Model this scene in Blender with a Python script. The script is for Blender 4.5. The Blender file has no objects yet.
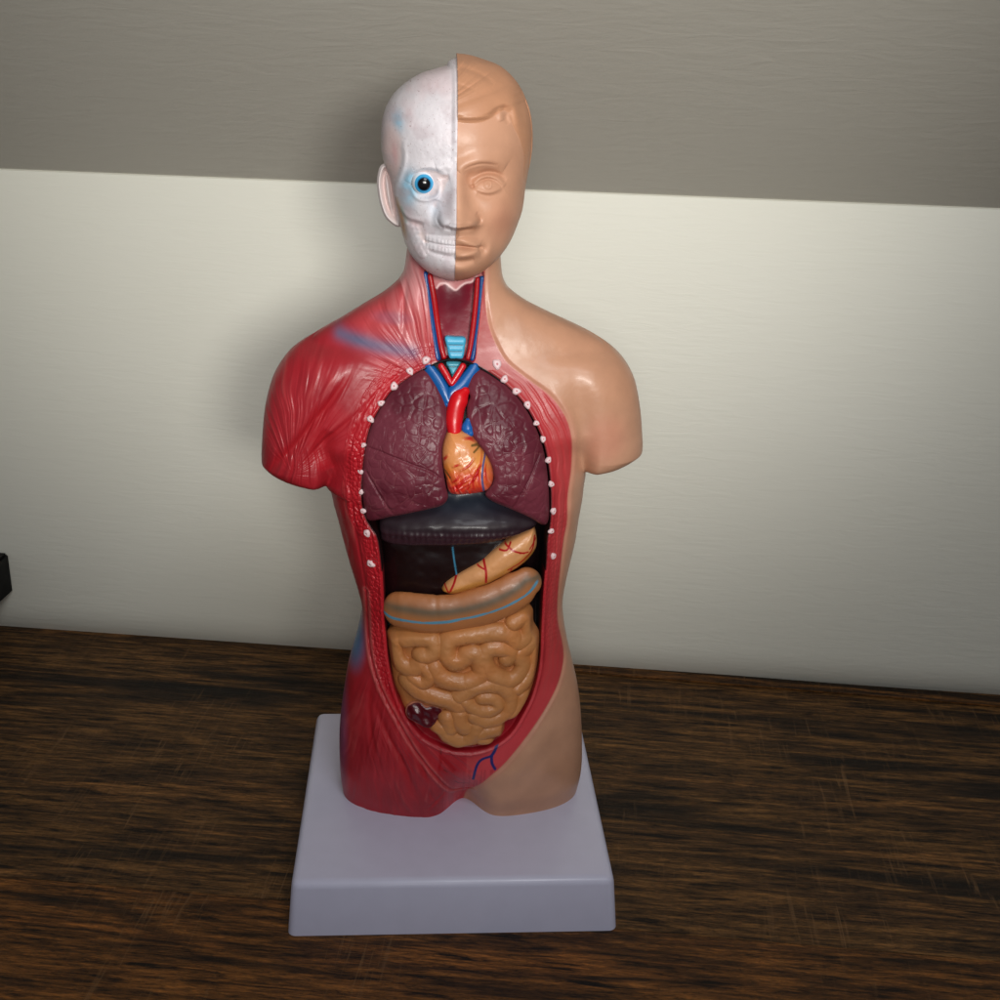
import bpy, bmesh, math, random
import numpy as np
from mathutils import Vector, Matrix

random.seed(7)
scene = bpy.context.scene
COL = scene.collection
PI = math.pi

# ------------------------------------------------------------------ camera (solved from the square foot of the model)
CF, CP, CY, CR = 1240.1, 0.37545, -0.0658, 0.02848
CO = np.array([-11.41, -422.35, 312.98])            # millimetres
_f = np.array([-math.sin(CY)*math.cos(CP), math.cos(CY)*math.cos(CP), -math.sin(CP)])
_r = np.array([math.cos(CY), math.sin(CY), 0.0])
_u = np.cross(_r, _f)
_R = math.cos(CR)*_r + math.sin(CR)*_u
_U = -math.sin(CR)*_r + math.cos(CR)*_u
WALL_Y, WALL_S, WALL_H = 143.08, -0.15031, 239.5      # wall plane y = WALL_Y + WALL_S * x

def ray(p):
    p = np.atleast_2d(np.asarray(p, float))
    return _f[None] + _R[None]*((p[:, 0:1]-500)/CF) - _U[None]*((p[:, 1:2]-500)/CF)
def on_y(p, y=0.0):
    """measured outline points -> real x, z on the frontal plane y (mm)"""
    d = ray(p); t = (np.asarray(y)-CO[1])/d[:, 1]
    return CO[None]+d*t[:, None]
def on_surf(p, G, off=0.0, yc=0.0):
    """measured outline points -> x, z where they lie on the curved front y = -G(x,z)"""
    y = np.full(len(np.atleast_2d(p)), -15.0)
    for _ in range(14):
        q = on_y(p, y)
        y = 0.5*y + 0.5*(-(G(q[:, 0], q[:, 2])+off)+yc)
    q = on_y(p, y)
    return q[:, [0, 2]]

# ------------------------------------------------------------------ numeric helpers
def sm(a, b, x):
    t = np.clip((x-a)/(b-a), 0, 1); return t*t*(3-2*t)
def catmull(P, closed=False, n=8):
    P = np.asarray(P, float)
    if closed: Q = np.vstack([P[-1:], P, P[:2]])
    else: Q = np.vstack([2*P[:1]-P[1:2], P, 2*P[-1:]-P[-2:-1]])
    out = []
    for i in range(1, len(Q)-2):
        a, b, c, d = Q[i-1], Q[i], Q[i+1], Q[i+2]
        for t in np.arange(n)/n:
            out.append(0.5*((2*b)+(-a+c)*t+(2*a-5*b+4*c-d)*t*t+(-a+3*b-3*c+d)*t**3))
    if not closed: out.append(Q[-2])
    return np.array(out)
def resample(P, n, closed=True):
    Q = np.vstack([P, P[:1]]) if closed else P
    s = np.r_[0, np.cumsum(np.linalg.norm(np.diff(Q, axis=0), axis=1))]
    t = np.linspace(0, s[-1], n, endpoint=not closed)
    return np.stack([np.interp(t, s, Q[:, k]) for k in range(Q.shape[1])], 1)
def seg_dist(X, Z, P, closed=False, far=1e3, margin=12.0, want_t=False):
    P = np.asarray(P, float)
    A = P if closed else P[:-1]
    B = np.roll(P, -1, 0) if closed else P[1:]
    shp = X.shape; x = X.ravel(); z = Z.ravel()
    d = np.full(x.shape, float(far)); tt = np.zeros(x.shape)
    m = (x > P[:, 0].min()-margin) & (x < P[:, 0].max()+margin) & (z > P[:, 1].min()-margin) & (z < P[:, 1].max()+margin)
    xi, zi = x[m], z[m]; best = np.full(xi.shape, float(far)**2); bt = np.zeros(xi.shape)
    L = np.r_[0, np.cumsum(np.linalg.norm(B-A, axis=1))]
    for k, (a, b) in enumerate(zip(A, B)):
        e = b-a; l2 = max((e*e).sum(), 1e-9)
        t = np.clip(((xi-a[0])*e[0]+(zi-a[1])*e[1])/l2, 0, 1)
        q = (xi-a[0]-t*e[0])**2+(zi-a[1]-t*e[1])**2
        w = q < best
        best = np.where(w, q, best)
        if want_t: bt = np.where(w, (L[k]+t*(L[k+1]-L[k]))/L[-1], bt)
    d[m] = np.sqrt(best); tt[m] = bt
    if want_t: return d.reshape(shp), tt.reshape(shp)
    return d.reshape(shp)
def inside(X, Z, P):
    P = np.asarray(P, float); x = X.ravel(); z = Z.ravel(); c = np.zeros(x.shape, bool)
    for a, b in zip(P, np.roll(P, -1, 0)):
        if a[1] == b[1]: continue
        w = ((a[1] > z) != (b[1] > z)) & (x < (b[0]-a[0])*(z-a[1])/(b[1]-a[1])+a[0])
        c ^= w
    return c.reshape(X.shape)
def sdist(X, Z, P, margin=12.0):
    d = seg_dist(X, Z, P, True, margin=margin)
    return np.where(inside(X, Z, P), -d, d)
def _hash(i, j, s):
    v = np.sin(i*127.1+j*311.7+s*74.7)*43758.5453
    return v-np.floor(v)
def vnoise(x, y, s=0):
    i = np.floor(x); j = np.floor(y); u = x-i; v = y-j
    u = u*u*(3-2*u); v = v*v*(3-2*v)
    return ((_hash(i, j, s)*(1-u)+_hash(i+1, j, s)*u)*(1-v)+(_hash(i, j+1, s)*(1-u)+_hash(i+1, j+1, s)*u)*v)*2-1
def fbm(x, y, s=0, o=3):
    r = 0; a = 1
    for k in range(o):
        r = r+a*vnoise(x*2**k, y*2**k, s+k); a *= .5
    return r
def voro(x, y, s=0):
    """distance to the cell border and a cell id"""
    i = np.floor(x); j = np.floor(y)
    f1 = np.full(x.shape, 9.); f2 = np.full(x.shape, 9.); idn = np.zeros(x.shape)
    for di in (-1, 0, 1):
        for dj in (-1, 0, 1):
            a = i+di; b = j+dj
            px = a+.98*_hash(a, b, s); py = b+.98*_hash(a, b, s+9)
            d = np.sqrt((x-px)**2+(y-py)**2)
            n = d < f1
            f2 = np.where(n, f1, np.minimum(f2, d)); idn = np.where(n, _hash(a, b, s+3), idn); f1 = np.where(n, d, f1)
    return f2-f1, idn
def lin(r, g, b):
    c = np.array([r, g, b])/255.0
    return np.where(c <= .04045, c/12.92, ((c+.055)/1.055)**2.4)
def mixc(c, col, m):
    return c*(1-m[..., None])+np.asarray(col)*m[..., None]
def gs(X, Z, c, sx, sz):
    return np.exp(-((X-c[0])/sx)**2-((Z-c[1])/sz)**2)

# ------------------------------------------------------------------ object helpers
def mesh_grid(name, V, mat, parent=None, colors=None, wrap=False, smooth=True, flip=False):
    """V: rows x cols x 3 in mm"""
    R, C = V.shape[:2]
    idx = np.arange(R*C).reshape(R, C)
    a = idx[:-1]; b = idx[1:]
    if wrap:
        q = np.stack([a, np.roll(a, -1, 1), np.roll(b, -1, 1), b], -1).reshape(-1, 4)
    else:
        q = np.stack([a[:, :-1], a[:, 1:], b[:, 1:], b[:, :-1]], -1).reshape(-1, 4)
    if flip: q = q[:, ::-1]
    me = bpy.data.meshes.new(name)
    me.vertices.add(R*C); me.vertices.foreach_set('co', (V.reshape(-1, 3)*.001).astype(np.float32).ravel())
    n = len(q); me.loops.add(n*4); me.loops.foreach_set('vertex_index', q.astype(np.int32).ravel())
    me.polygons.add(n); me.polygons.foreach_set('loop_start', np.arange(0, n*4, 4, dtype=np.int32))
    me.polygons.foreach_set('use_smooth', np.full(n, smooth))
    me.update(calc_edges=True)
    if colors is not None:
        at = me.color_attributes.new('paint', 'FLOAT_COLOR', 'POINT')
        c = np.ones((R*C, 4), np.float32); c[:, :3] = np.clip(colors.reshape(-1, 3), 0, 1)
        at.data.foreach_set('color', c.ravel())
    me.materials.append(mat)
    o = bpy.data.objects.new(name, me); COL.objects.link(o)
    if parent is not None: o.parent = parent
    return o
def bm_obj(name, bm, mat, parent=None, smooth=False):
    me = bpy.data.meshes.new(name); bm.to_mesh(me); bm.free()
    if smooth:
        for p in me.polygons: p.use_smooth = True
    me.materials.append(mat)
    o = bpy.data.objects.new(name, me); COL.objects.link(o)
    if parent is not None: o.parent = parent
    return o
def tag(o, label=None, cat=None, kind=None, group=None):
    if label: o['label'] = label
    if cat: o['category'] = cat
    if kind: o['kind'] = kind
    if group: o['group'] = group
    return o

# ------------------------------------------------------------------ materials
def new_mat(name):
    m = bpy.data.materials.new(name); m.use_nodes = True
    nt = m.node_tree; b = nt.nodes['Principled BSDF']
    return m, nt, b
def paint_mat(name, rough=.35, coat=.0, bump=.0, scale=900, color=None, spec=.5, sss=0.0, var=0.06):
    m, nt, b = new_mat(name); N = nt.nodes; L = nt.links
    if color is None:
        a = N.new('ShaderNodeAttribute'); a.attribute_name = 'paint'; src = a.outputs['Color']
    else:
        a = N.new('ShaderNodeRGB'); a.outputs[0].default_value = (*lin(*color), 1); src = a.outputs[0]
    tc = N.new('ShaderNodeTexCoord')
    n1 = N.new('ShaderNodeTexNoise'); n1.inputs['Scale'].default_value = 130; n1.inputs['Detail'].default_value = 5
    L.new(tc.outputs['Object'], n1.inputs['Vector'])
    mr = N.new('ShaderNodeMapRange'); mr.inputs['From Min'].default_value = .3; mr.inputs['From Max'].default_value = .7
    mr.inputs['To Min'].default_value = 1-var; mr.inputs['To Max'].default_value = 1+var
    L.new(n1.outputs['Fac'], mr.inputs['Value'])
    mx = N.new('ShaderNodeVectorMath'); mx.operation = 'SCALE'
    L.new(src, mx.inputs[0]); L.new(mr.outputs[0], mx.inputs['Scale']); L.new(mx.outputs[0], b.inputs['Base Color'])
    mr2 = N.new('ShaderNodeMapRange'); mr2.inputs['From Min'].default_value = .3; mr2.inputs['From Max'].default_value = .7
    mr2.inputs['To Min'].default_value = rough*.8; mr2.inputs['To Max'].default_value = rough*1.2
    n3 = N.new('ShaderNodeTexNoise'); n3.inputs['Scale'].default_value = 60; n3.inputs['Detail'].default_value = 3
    L.new(tc.outputs['Object'], n3.inputs['Vector'])
    L.new(n3.outputs['Fac'], mr2.inputs['Value']); L.new(mr2.outputs[0], b.inputs['Roughness'])
    b.inputs['Specular IOR Level'].default_value = spec
    b.inputs['Coat Weight'].default_value = coat; b.inputs['Coat Roughness'].default_value = .12
    if sss: 
        b.inputs['Subsurface Weight'].default_value = sss; b.inputs['Subsurface Scale'].default_value = .002
    if bump:
        n2 = N.new('ShaderNodeTexNoise'); n2.inputs['Scale'].default_value = scale; n2.inputs['Detail'].default_value = 3
        L.new(tc.outputs['Object'], n2.inputs['Vector'])
        bp = N.new('ShaderNodeBump'); bp.inputs['Strength'].default_value = bump; bp.inputs['Distance'].default_value = .0005
        L.new(n2.outputs['Fac'], bp.inputs['Height']); L.new(bp.outputs[0], b.inputs['Normal'])
    return m
M_body = paint_mat('painted_body_plastic', .42, .05, .12, 700)
M_head = paint_mat('painted_head_plastic', .44, .0, .10, 900, spec=.34)
M_eye = paint_mat('eye_lacquer', .15, 0, 0, spec=.45)
M_organ = paint_mat('painted_organ_plastic', .40, .08, .08, 800)
M_lung = paint_mat('painted_lung_plastic', .33, .0, .05, 800, spec=.22)
M_gloss = paint_mat('glossy_lacquer', .34, .15, .1, 500)
M_dia = paint_mat('diaphragm_plastic', .38, .1, .06, 500, spec=.22)
M_base = paint_mat('base_plastic', .36, .08, .03, 400, color=(204, 203, 224), var=.02)
M_rib = paint_mat('rib_white', .35, .3, .2, 900, color=(238, 205, 208))
M_blue = paint_mat('vein_blue', .4, .1, .15, 700, color=(10, 66, 128), spec=.35)
M_red = paint_mat('artery_red', .4, .1, .15, 700, color=(168, 12, 20), spec=.35)
M_black = paint_mat('black_plastic', .65, 0, .1, 400, color=(6, 5, 6), spec=.2)

# ------------------------------------------------------------------ the torso surface
ZB = 22.06
Lsil_px = [(409, 226), (408, 240), (406, 256), (404, 269), (400, 277), (394, 284), (381, 294), (363, 304.5), (339, 319), (317, 331), (297, 344), (284, 357), (273, 376),
           (266, 402), (263, 431), (262, 455), (264, 462), (275, 469), (295, 474.5), (313, 477), (327, 479.5), (331, 487), (334, 500), (339, 518), (345, 541),
           (351, 562), (358, 585), (362, 605), (358, 627), (353, 645), (348, 664), (344, 688), (340.5, 715), (339.5, 738), (340.5, 768), (343, 786), (346, 799)]
Rsil_px = [(499, 226), (500, 240), (500.5, 256), (502, 272), (505, 282), (511, 290), (528, 302), (550, 313), (572, 323), (594, 333.5), (612, 346), (625, 360), (634, 378),
           (639, 404), (641, 428), (641.5, 445), (638, 450), (625, 457), (607, 462), (592, 466), (585.5, 469.5), (583, 480), (581.5, 492), (578, 512),
           (574.5, 534), (569.5, 556), (565, 576), (562, 597), (563.5, 618), (567.5, 640), (573, 663), (577.5, 684), (580.5, 712), (581.5, 745), (580.5, 765), (577, 782), (573, 794)]
def sil(px):
    q = on_y(px, 0.0)[:, [0, 2]]
    q = catmull(q, n=12)
    z = np.minimum.accumulate(q[:, 1]-np.arange(len(q))*1e-4)
    return q[::-1, 0], z[::-1]
LX, LZ = sil(Lsil_px); RX, RZ = sil(Rsil_px)
ZT = min(LZ.max(), RZ.max())
def XL(z): return np.interp(z, LZ, LX)
def XR(z): return np.interp(z, RZ, RX)
_zd = np.linspace(10, 260, 1001)
def smooth_table(zs, vs, s=3.0):
    v = np.interp(_zd, zs, vs); k = np.exp(-(np.arange(-40, 41)*.25/s)**2); k /= k.sum()
    return np.convolve(np.pad(v, 40, 'edge'), k, 'valid')
_D = smooth_table([10, 22, 30, 44, 60, 75, 90, 110, 130, 150, 165, 175, 183, 192, 200, 207, 215, 230, 260],
                  [20, 21, 23.5, 24.5, 24, 23.5, 23.5, 25.5, 28.5, 30.5, 30, 28, 25, 21, 17.5, 15.5, 14.5, 14.5, 15])
_W = smooth_table([10, 148, 156, 165, 180, 195, 260], [90, 60, 47, 46.5, 47, 50, 60], 2.0)
_k = np.exp(-(np.arange(-30, 31)*.25/2.2)**2); _k /= _k.sum()
def _g(v): return np.convolve(np.pad(v, 30, 'edge'), _k, 'valid')
_CL = _g(np.maximum(XL(_zd), -_W+.3)); _CR = _g(np.minimum(XR(_zd), _W+.3))
_MID = _g(.5*(_CL+_CR))
def F0(X, Z):
    """front depth (mm) of the plain body shell at x, z"""
    D = np.interp(Z, _zd, _D)
    xl = XL(Z); xr = XR(Z); mid = np.interp(Z, _zd, _MID)
    cl = mid-np.maximum(xl, np.where((Z > 150), np.interp(Z, _zd, _CL), -999)); cr = np.minimum(xr, np.where((Z > 150), np.interp(Z, _zd, _CR), 999))-mid
    u = np.where(X < mid, (mid-X)/cl, (X-mid)/cr)
    chest = D*np.clip(1-np.clip(u, 0, 1)**2.35, 0, 1)**(1/2.35)
    out = chest**6
    for s, ex in ((-1, mid-xl), (1, xr-mid)):
        c = cl if s < 0 else cr
        ov = np.tanh(np.clip(ex-c, 0, 99)/9.0)
        Da = 20*np.sqrt(ov)
        zb_ = 153.0 if s < 0 else 158.0
        fade = sm(zb_, zb_+20, Z)
        Da = Da*(fade+(1-fade)*sm(c-7, c+3, s*(X-mid)))
        wa = np.clip(ex*.34, 8, 25)
        ctr = ex-wa
        ua = np.where(s*(X-mid) > ctr, (s*(X-mid)-ctr)/wa, (ctr-s*(X-mid))/(wa*1.1))
        out = out+(Da*np.clip(1-np.clip(ua, 0, 1)**2.2, 0, 1)**(1/2.2))**6
    f = out**(1/6)
    # thighs: groove between them at the foot of the model
    g = np.exp(-((X-4.6)/7.5)**2)*(1-sm(22, 46, Z))
    return f*(1-.62*g)
def P(pts, off=0.0): return on_surf(pts, F0, off)

cav_px = [(455, 359), (450, 359.5), (437, 363), (424, 369), (405, 381), (391.6, 391.6), (381, 407), (371, 426), (366, 445.6), (363, 470), (361.6, 493.6), (364, 513), (370, 526),
          (377, 536), (380, 552), (382, 570), (383.5, 596), (384, 620), (386, 640), (388, 660), (394, 689), (405, 716), (420, 736), (434, 745), (449, 751), (470, 753), (492, 747.5), (510, 735), (522, 717),
          (533, 694), (540, 664), (541.5, 634), (542.5, 610), (543.5, 591), (546, 562), (547, 540), (549.5, 527), (551, 503), (549.5, 474), (545, 448), (538, 429), (526, 407), (511, 390), (494, 376), (474, 364.5)]
cav = resample(catmull(P(cav_px), True, 5), 130)
throat_px = [(424, 271), (427, 290), (430.5, 320), (434, 345), (437, 361), (446, 361), (462, 360), (474, 361.5), (477, 340), (480, 315), (482.5, 290), (483.5, 272), (470, 268), (452, 266), (436, 267)]
throat = resample(catmull(P(throat_px), True, 5), 90)
skin_px = [(486, 240), (484.5, 278), (485.5, 306), (489, 327), (496, 345), (504, 359), (513, 368), (530, 381), (549, 395), (562, 411), (569.5, 428), (572, 448), (571, 470), (567.5, 496), (567, 522),
           (563.5, 540), (560, 570), (557.5, 600), (558, 622), (562, 640), (563.5, 657), (559, 680), (550, 700), (538, 720), (521, 744), (503, 765), (488, 778), (472, 787), (466, 792), (463.5, 798)]
sk = P(skin_px)
skin_edge = resample(catmull(sk, False, 4), 100, False)
redzone = np.vstack([skin_edge, [[skin_edge[-1, 0], 5], [-120, 5], [-120, 290], [skin_edge[0, 0], 290]]])
oval_px = [(366, 590), (368, 625), (371, 656), (381, 689), (397.6, 721), (419, 756), (438, 779), (460, 788.6), (472, 787)]
oval = resample(catmull(P(oval_px), False, 5), 60, False)
rim_px = [(424, 366), (408, 371), (391, 380), (376, 394), (364, 410), (356, 428), (350, 448), (348, 470), (350, 495), (354, 520), (359, 548), (364, 575), (366, 590)]
rim = resample(catmull(P(rim_px), False, 5), 60, False)

# rows follow the outline closely where it steps under the shoulders
zz = np.linspace(ZB, ZT, 6000)
dens = np.sqrt(1+np.clip(np.gradient(XL(zz), zz), -14, 14)**2)+np.sqrt(1+np.clip(np.gradient(XR(zz), zz), -14, 14)**2)
cum = np.r_[0, np.cumsum(.5*(dens[1:]+dens[:-1])*np.diff(zz))]
NZ, NX = 1020, 760
zr = np.interp(np.linspace(0, cum[-1], NZ), cum, zz)
# even spacing over the front with extra columns at the silhouettes
tu = np.linspace(-1, 1, NX); tu = np.sin(tu*PI/2)*.42+tu*.58
Zf = np.repeat(zr[:, None], NX, 1)
xl = XL(zr)[:, None]; xr = XR(zr)[:, None]
Xf = .5*(xl+xr)+.5*(xr-xl)*tu[None]
F = F0(Xf, Zf)

sd_c = sdist(Xf, Zf, cav, 45); sd_t = sdist(Xf, Zf, throat, 14)
red = inside(Xf, Zf, redzone)
d_sk = seg_dist(Xf, Zf, skin_edge, margin=8)
sgn_sk = np.where(red, -d_sk, d_sk)
d_ov = seg_dist(Xf, Zf, oval, margin=6); d_rim = seg_dist(Xf, Zf, rim, margin=6)

# muscle fibres: each field = (pivot, mask centre, mask radius, frequency, amplitude)
def fibre(pv, wob=.5, k=60, seed=0):
    pv = P([pv])[0]
    a = np.arctan2(Zf-pv[1], Xf-pv[0]); r = np.hypot(Xf-pv[0], Zf-pv[1])
    a = np.where(a < -PI/2, a+2*PI, a)
    w = a*k+wob*vnoise(Xf*.12, Zf*.12, seed+5)*3
    return .62*vnoise(w, r*.05, seed)+.38*vnoise(w*2.3, r*.09, seed+1), a, r
def blob(c, rx, rz, soft=.35):
    c = P([c])[0]
    return 1-sm(1-soft, 1+soft, np.hypot((Xf-c[0])/rx, (Zf-c[1])/rz))
H = np.zeros_like(F)
muscle = red & (sd_c > 0) & (sd_t > 0)
flags = [
    ((292, 474), (296, 405), 15, 22, 24, .38),    # deltoid
    ((262, 500), (385, 420), 32, 17, 34, .22),    # pectoral
    ((436, 392), (398, 300), 16, 26, 22, .38),    # neck and trapezius
    ((300, 330), (300, 468), 16, 7, 34, .45),     # upper arm stump
    ((398, 600), (368, 760), 21, 32, 34, .36),    # thigh
    ((352, 640), (420, 778), 22, 24, 34, .30),    # inner thigh
    ((352, 380), (342, 520), 12, 22, 24, .25)]    # flank
for i, (pv, c, rx, rz, k, amp) in enumerate(flags):
    n, a, r = fibre(pv, .15 if i > 3 else .3, k, 11*i+3)
    H += np.where(muscle, amp*n*blob(c, rx, rz), 0)
# large muscle forms
def bump_line(px, sig, amp, mask=None, closed=False):
    l = resample(catmull(P(px), closed, 5), 36, False)
    d, t = seg_dist(Xf, Zf, l, margin=sig*3.2, far=99, want_t=True)
    h = amp*np.exp(-(d/sig)**2)*np.clip(np.sin(np.clip(t, .0, 1)*PI), 0, 1)**1.2
    return h if mask is None else h*mask
mm = muscle.astype(float)
H += bump_line([(262, 470), (290, 452), (312, 425), (338, 392), (358, 362)], 1.5, -1.5, mm)      # deltoid / pectoral groove
H += bump_line([(300, 470), (318, 448), (345, 425), (372, 400)], 1.0, -.7, mm)
H += bump_line([(345, 338), (372, 350), (400, 362), (420, 364)], 2.2, .9, mm)                     # collar bone
H += bump_line([(352, 348), (380, 362), (405, 369)], 1.4, -.5, mm)
H += bump_line([(409, 268), (404, 300), (403, 330), (400, 346)], .9, -.8, mm)
H += bump_line([(410, 275), (418, 310), (426, 345)], 1.7, .9, mm)
H += bump_line([(419, 285), (424, 320), (431, 352)], .7, -.5, mm)
H += bump_line([(386, 288), (380, 312), (365, 330)], 1.5, -.4, mm)
H += bump_line([(370, 690), (385, 730), (408, 775), (420, 812)], 1.3, -1.0, mm)
H += bump_line([(372, 665), (370, 720), (380, 790)], 1.1, -.6, mm)
H += bump_line([(405, 735), (425, 775), (432, 805)], .9, -.8, mm)
H += bump_line([(448, 788), (438, 800), (425, 812)], .8, -.5, mm)
H += bump_line([(420, 768), (428, 785), (424, 808)], .8, .6, mm)
H += bump_line([(331, 486), (340, 520), (352, 562), (360, 588)], 1.4, -.8, mm)
H += bump_line([(343, 470), (349, 510), (358, 560)], 1.6, .7, mm)
sks = (~red).astype(float)
H += bump_line([(590, 480), (587, 450), (584, 430), (580, 405), (572, 375), (560, 350)], 5.0, -1.8, sks*sm(0, 4, d_sk))                              # right armpit fold
H += bump_line([(500, 350), (530, 345), (560, 342), (585, 350)], 5.5, .35, sks)
H += bump_line([(508, 300), (506, 325), (512, 345)], 4.0, -.3, sks)
H += bump_line([(572, 470), (572, 500), (568, 540)], 2.0, .5, sks)
H += bump_line([(500, 790), (530, 755), (560, 710)], 4.0, .8, sks)
H += bump_line([(328, 470), (322, 452), (330, 430)], 3.0, -2.4, mm)                               # left armpit fold
H += bump_line([(305, 476), (314, 462), (318, 445)], 1.6, -.8, mm)
# concentric fibres of the cut rim round the opening
rimmask = muscle & (sd_c < 22)
right_rim = rimmask & (sd_c < 12) & (Xf > 5)
wv = sd_c*2.1+vnoise(Xf*.2, Zf*.2, 4)*1.5
H += np.where(right_rim, -.28*np.clip(np.sin(wv*1.25), .1, 1)*sm(1.4, 2.6, sd_c)*sm(112, 140, Zf)*(1-sm(192, 202, Zf))*sm(.2, 1.6, -sgn_sk), 0)
lr = rimmask & (Xf < 5) & (sd_c < 7.0)
H += np.where(lr, (.15+.85*sm(66, 85, Zf))*.30*np.abs(vnoise(sd_c*1.7+vnoise(Xf*.3, Zf*.3, 8)*1.3, (Zf+Xf)*.35, 9))*sm(.3, 1.2, sd_c), 0)
cell, _ = voro(Xf*.55, Zf*.55, 5)
H += np.where(lr & (Zf < 178), sm(72, 88, Zf)*.34*sm(.02, .4, cell)*sm(.4, 1.2, sd_c)*(1-sm(4.5, 6.5, sd_c)), 0)
cell2, _ = voro(Xf*.9, Zf*.5, 15)
H += np.where((muscle & (sd_c < 6.5)) & (Xf > 5) & (Zf < 150), sm(88, 100, Zf)*.12*sm(.05, .4, cell2), 0)
H += -.30*np.exp(-(d_ov/.45)**2)+.35*np.exp(-((d_ov-1.1)/.7)**2)*(sd_c > 0)
H += -.42*np.exp(-(d_rim/.6)**2)*(sd_c > 0)
# skin layer stands proud of the red layer
H += np.where(~red, .5*sm(0, 1.6, d_sk), 0)*sm(23, 32, Zf)
H += .10*fbm(Xf*.12, Zf*.12, 33)
H += 0.4*np.exp(-((sd_c-.9)/.5)**2)*(Zf < 200)      # lip of the opening
front = F+H*sm(0, 6, F)
# recess of the opening and of the throat
depth_c = 2.8+14.2*sm(62, 112, Zf)
front -= depth_c*(1-sm(-.9, 0, sd_c))
front -= (3.4+.9*vnoise(Xf*.25, Zf*.12, 2))*(1-sm(-.7, .1, sd_t))*(sd_c > 0)
Yf = -front

# ---- paint
red_c = lin(168, 34, 44); red_d = lin(130, 18, 30); pink = lin(226, 122, 122); skin_c = lin(193, 145, 117)
C = np.empty(Xf.shape+(3,)); C[:] = red_c
n1 = fbm(Xf*.06, Zf*.06, 50); fibn = np.clip(H, -1, 1)
C = mixc(C, red_d, sm(-.2, 1, n1)*.45)
C = mixc(C, lin(200, 84, 84), sm(.05, .5, fibn)*.5*(sd_c > 6))
C = mixc(C, lin(165, 22, 32), sm(.05, .55, -fibn)*.6*(sd_c > 6))
def spot(c, rx, rz, soft=.6): return blob(c, rx, rz, soft)
nk = np.clip(spot((412, 290), 6.5, 17), 0, 1)
nfi, _, _ = fibre((436, 392), .4, 22, 25)
C = mixc(C, lin(214, 156, 156), nk*sm(-.5, .6, nfi)*.85)
C = mixc(C, lin(214, 110, 112), spot((395, 320), 13, 15)*.30)
# blue grey veil over the collar bone and the hip
bl = seg_dist(Xf, Zf, resample(P([(340, 333), (362, 341), (382, 347), (412, 352)]), 24, False), margin=9, far=99)
C = mixc(C, lin(86, 100, 130), np.exp(-(bl/2.5)**2)*(.78+.2*n1))
C = mixc(C, lin(120, 96, 120), spot((392, 318), 6, 2.0)*.35)
C = mixc(C, lin(72, 116, 156), spot((352, 628), 4.8, 11, .5)*.95*(Xf < P([(367, 628)])[0, 0]))
C = mixc(C, lin(120, 92, 140), spot((341, 705), 2.5, 26, .8)*.55)
# lighter cut rim
C = mixc(C, lin(180, 68, 68), np.where(muscle & (Xf > 5), .8, 0)*sm(0, 4, sd_c))
C = mixc(C, lin(186, 54, 58), np.where(right_rim, 1, 0)*sm(0, .6, np.sin(wv*1.25))*.45*(1-sm(192, 202, Zf)))
C = mixc(C, lin(188, 20, 34), np.where((sd_c > 0) & (sd_c < 10) & (Xf < -20), .6, 0)*sm(8, 3, sd_c))
C = mixc(C, lin(206, 66, 74), np.where(muscle & (sgn_sk > -14) & (sd_c > 0), .8, 0)*sm(14, 4, -sgn_sk)*sm(92, 60, Zf))
C = mixc(C, lin(222, 120, 116), np.exp(-((d_ov-1.0)/.5)**2)*.35)
neckr = muscle & (Xf > 0)
C = mixc(C, lin(160, 66, 62), np.where(neckr, .7, 0)*sm(0, 1.2, sd_t)*sm(188, 204, Zf))
stw = vnoise((Xf-.0)*2.2, Zf*.06, 71)
low = muscle & (Zf < 46) & (np.abs(Xf-3) < 18)
C = mixc(C, lin(150, 30, 40), np.where(low & (stw > .1), .35, 0))
# skin side
S = np.empty_like(C); S[:] = skin_c
S = mixc(S, lin(186, 136, 106), sm(-.4, .9, fbm(Xf*.035, Zf*.035, 60))*.6)
S = mixc(S, lin(196, 118, 98), spot((605, 440), 7, 8)*.35)
S = mixc(S, lin(196, 128, 108), (1-sm(0, 3.2, d_sk))*.55)
ms = sm(-.35, .35, sgn_sk)
C = mixc(C, S, ms)
# inside the opening and the throat
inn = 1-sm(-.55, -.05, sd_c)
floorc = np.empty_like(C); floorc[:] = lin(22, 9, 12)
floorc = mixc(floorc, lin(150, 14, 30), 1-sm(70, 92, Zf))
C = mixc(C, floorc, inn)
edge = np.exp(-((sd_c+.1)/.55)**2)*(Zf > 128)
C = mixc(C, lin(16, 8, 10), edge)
th = (1-sm(-.4, .1, sd_t))*(sd_c > .3)
C = mixc(C, lin(128, 16, 40), th)
thm = th*gs(Xf, Zf, P([(455, 300)])[0], 6, 11)
C = mixc(C, lin(92, 12, 32), thm*.8)
tl = seg_dist(Xf, Zf, resample(catmull(P([(437, 290), (440, 286), (446, 285.5), (451, 289), (456, 292), (461, 288), (466, 285), (472, 284), (477, 279)]), False, 5), 50, False), margin=4, far=99)
up = (Zf > np.interp(Xf, *np.array(sorted(P([(437, 290), (446, 285.5), (456, 292), (461, 288), (472, 284), (477, 279)]).tolist())).T))
C = mixc(C, lin(205, 130, 130), th*np.where(up, .8, 0))
C = mixc(C, lin(238, 200, 200), th*np.exp(-(tl/.35)**2))
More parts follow.
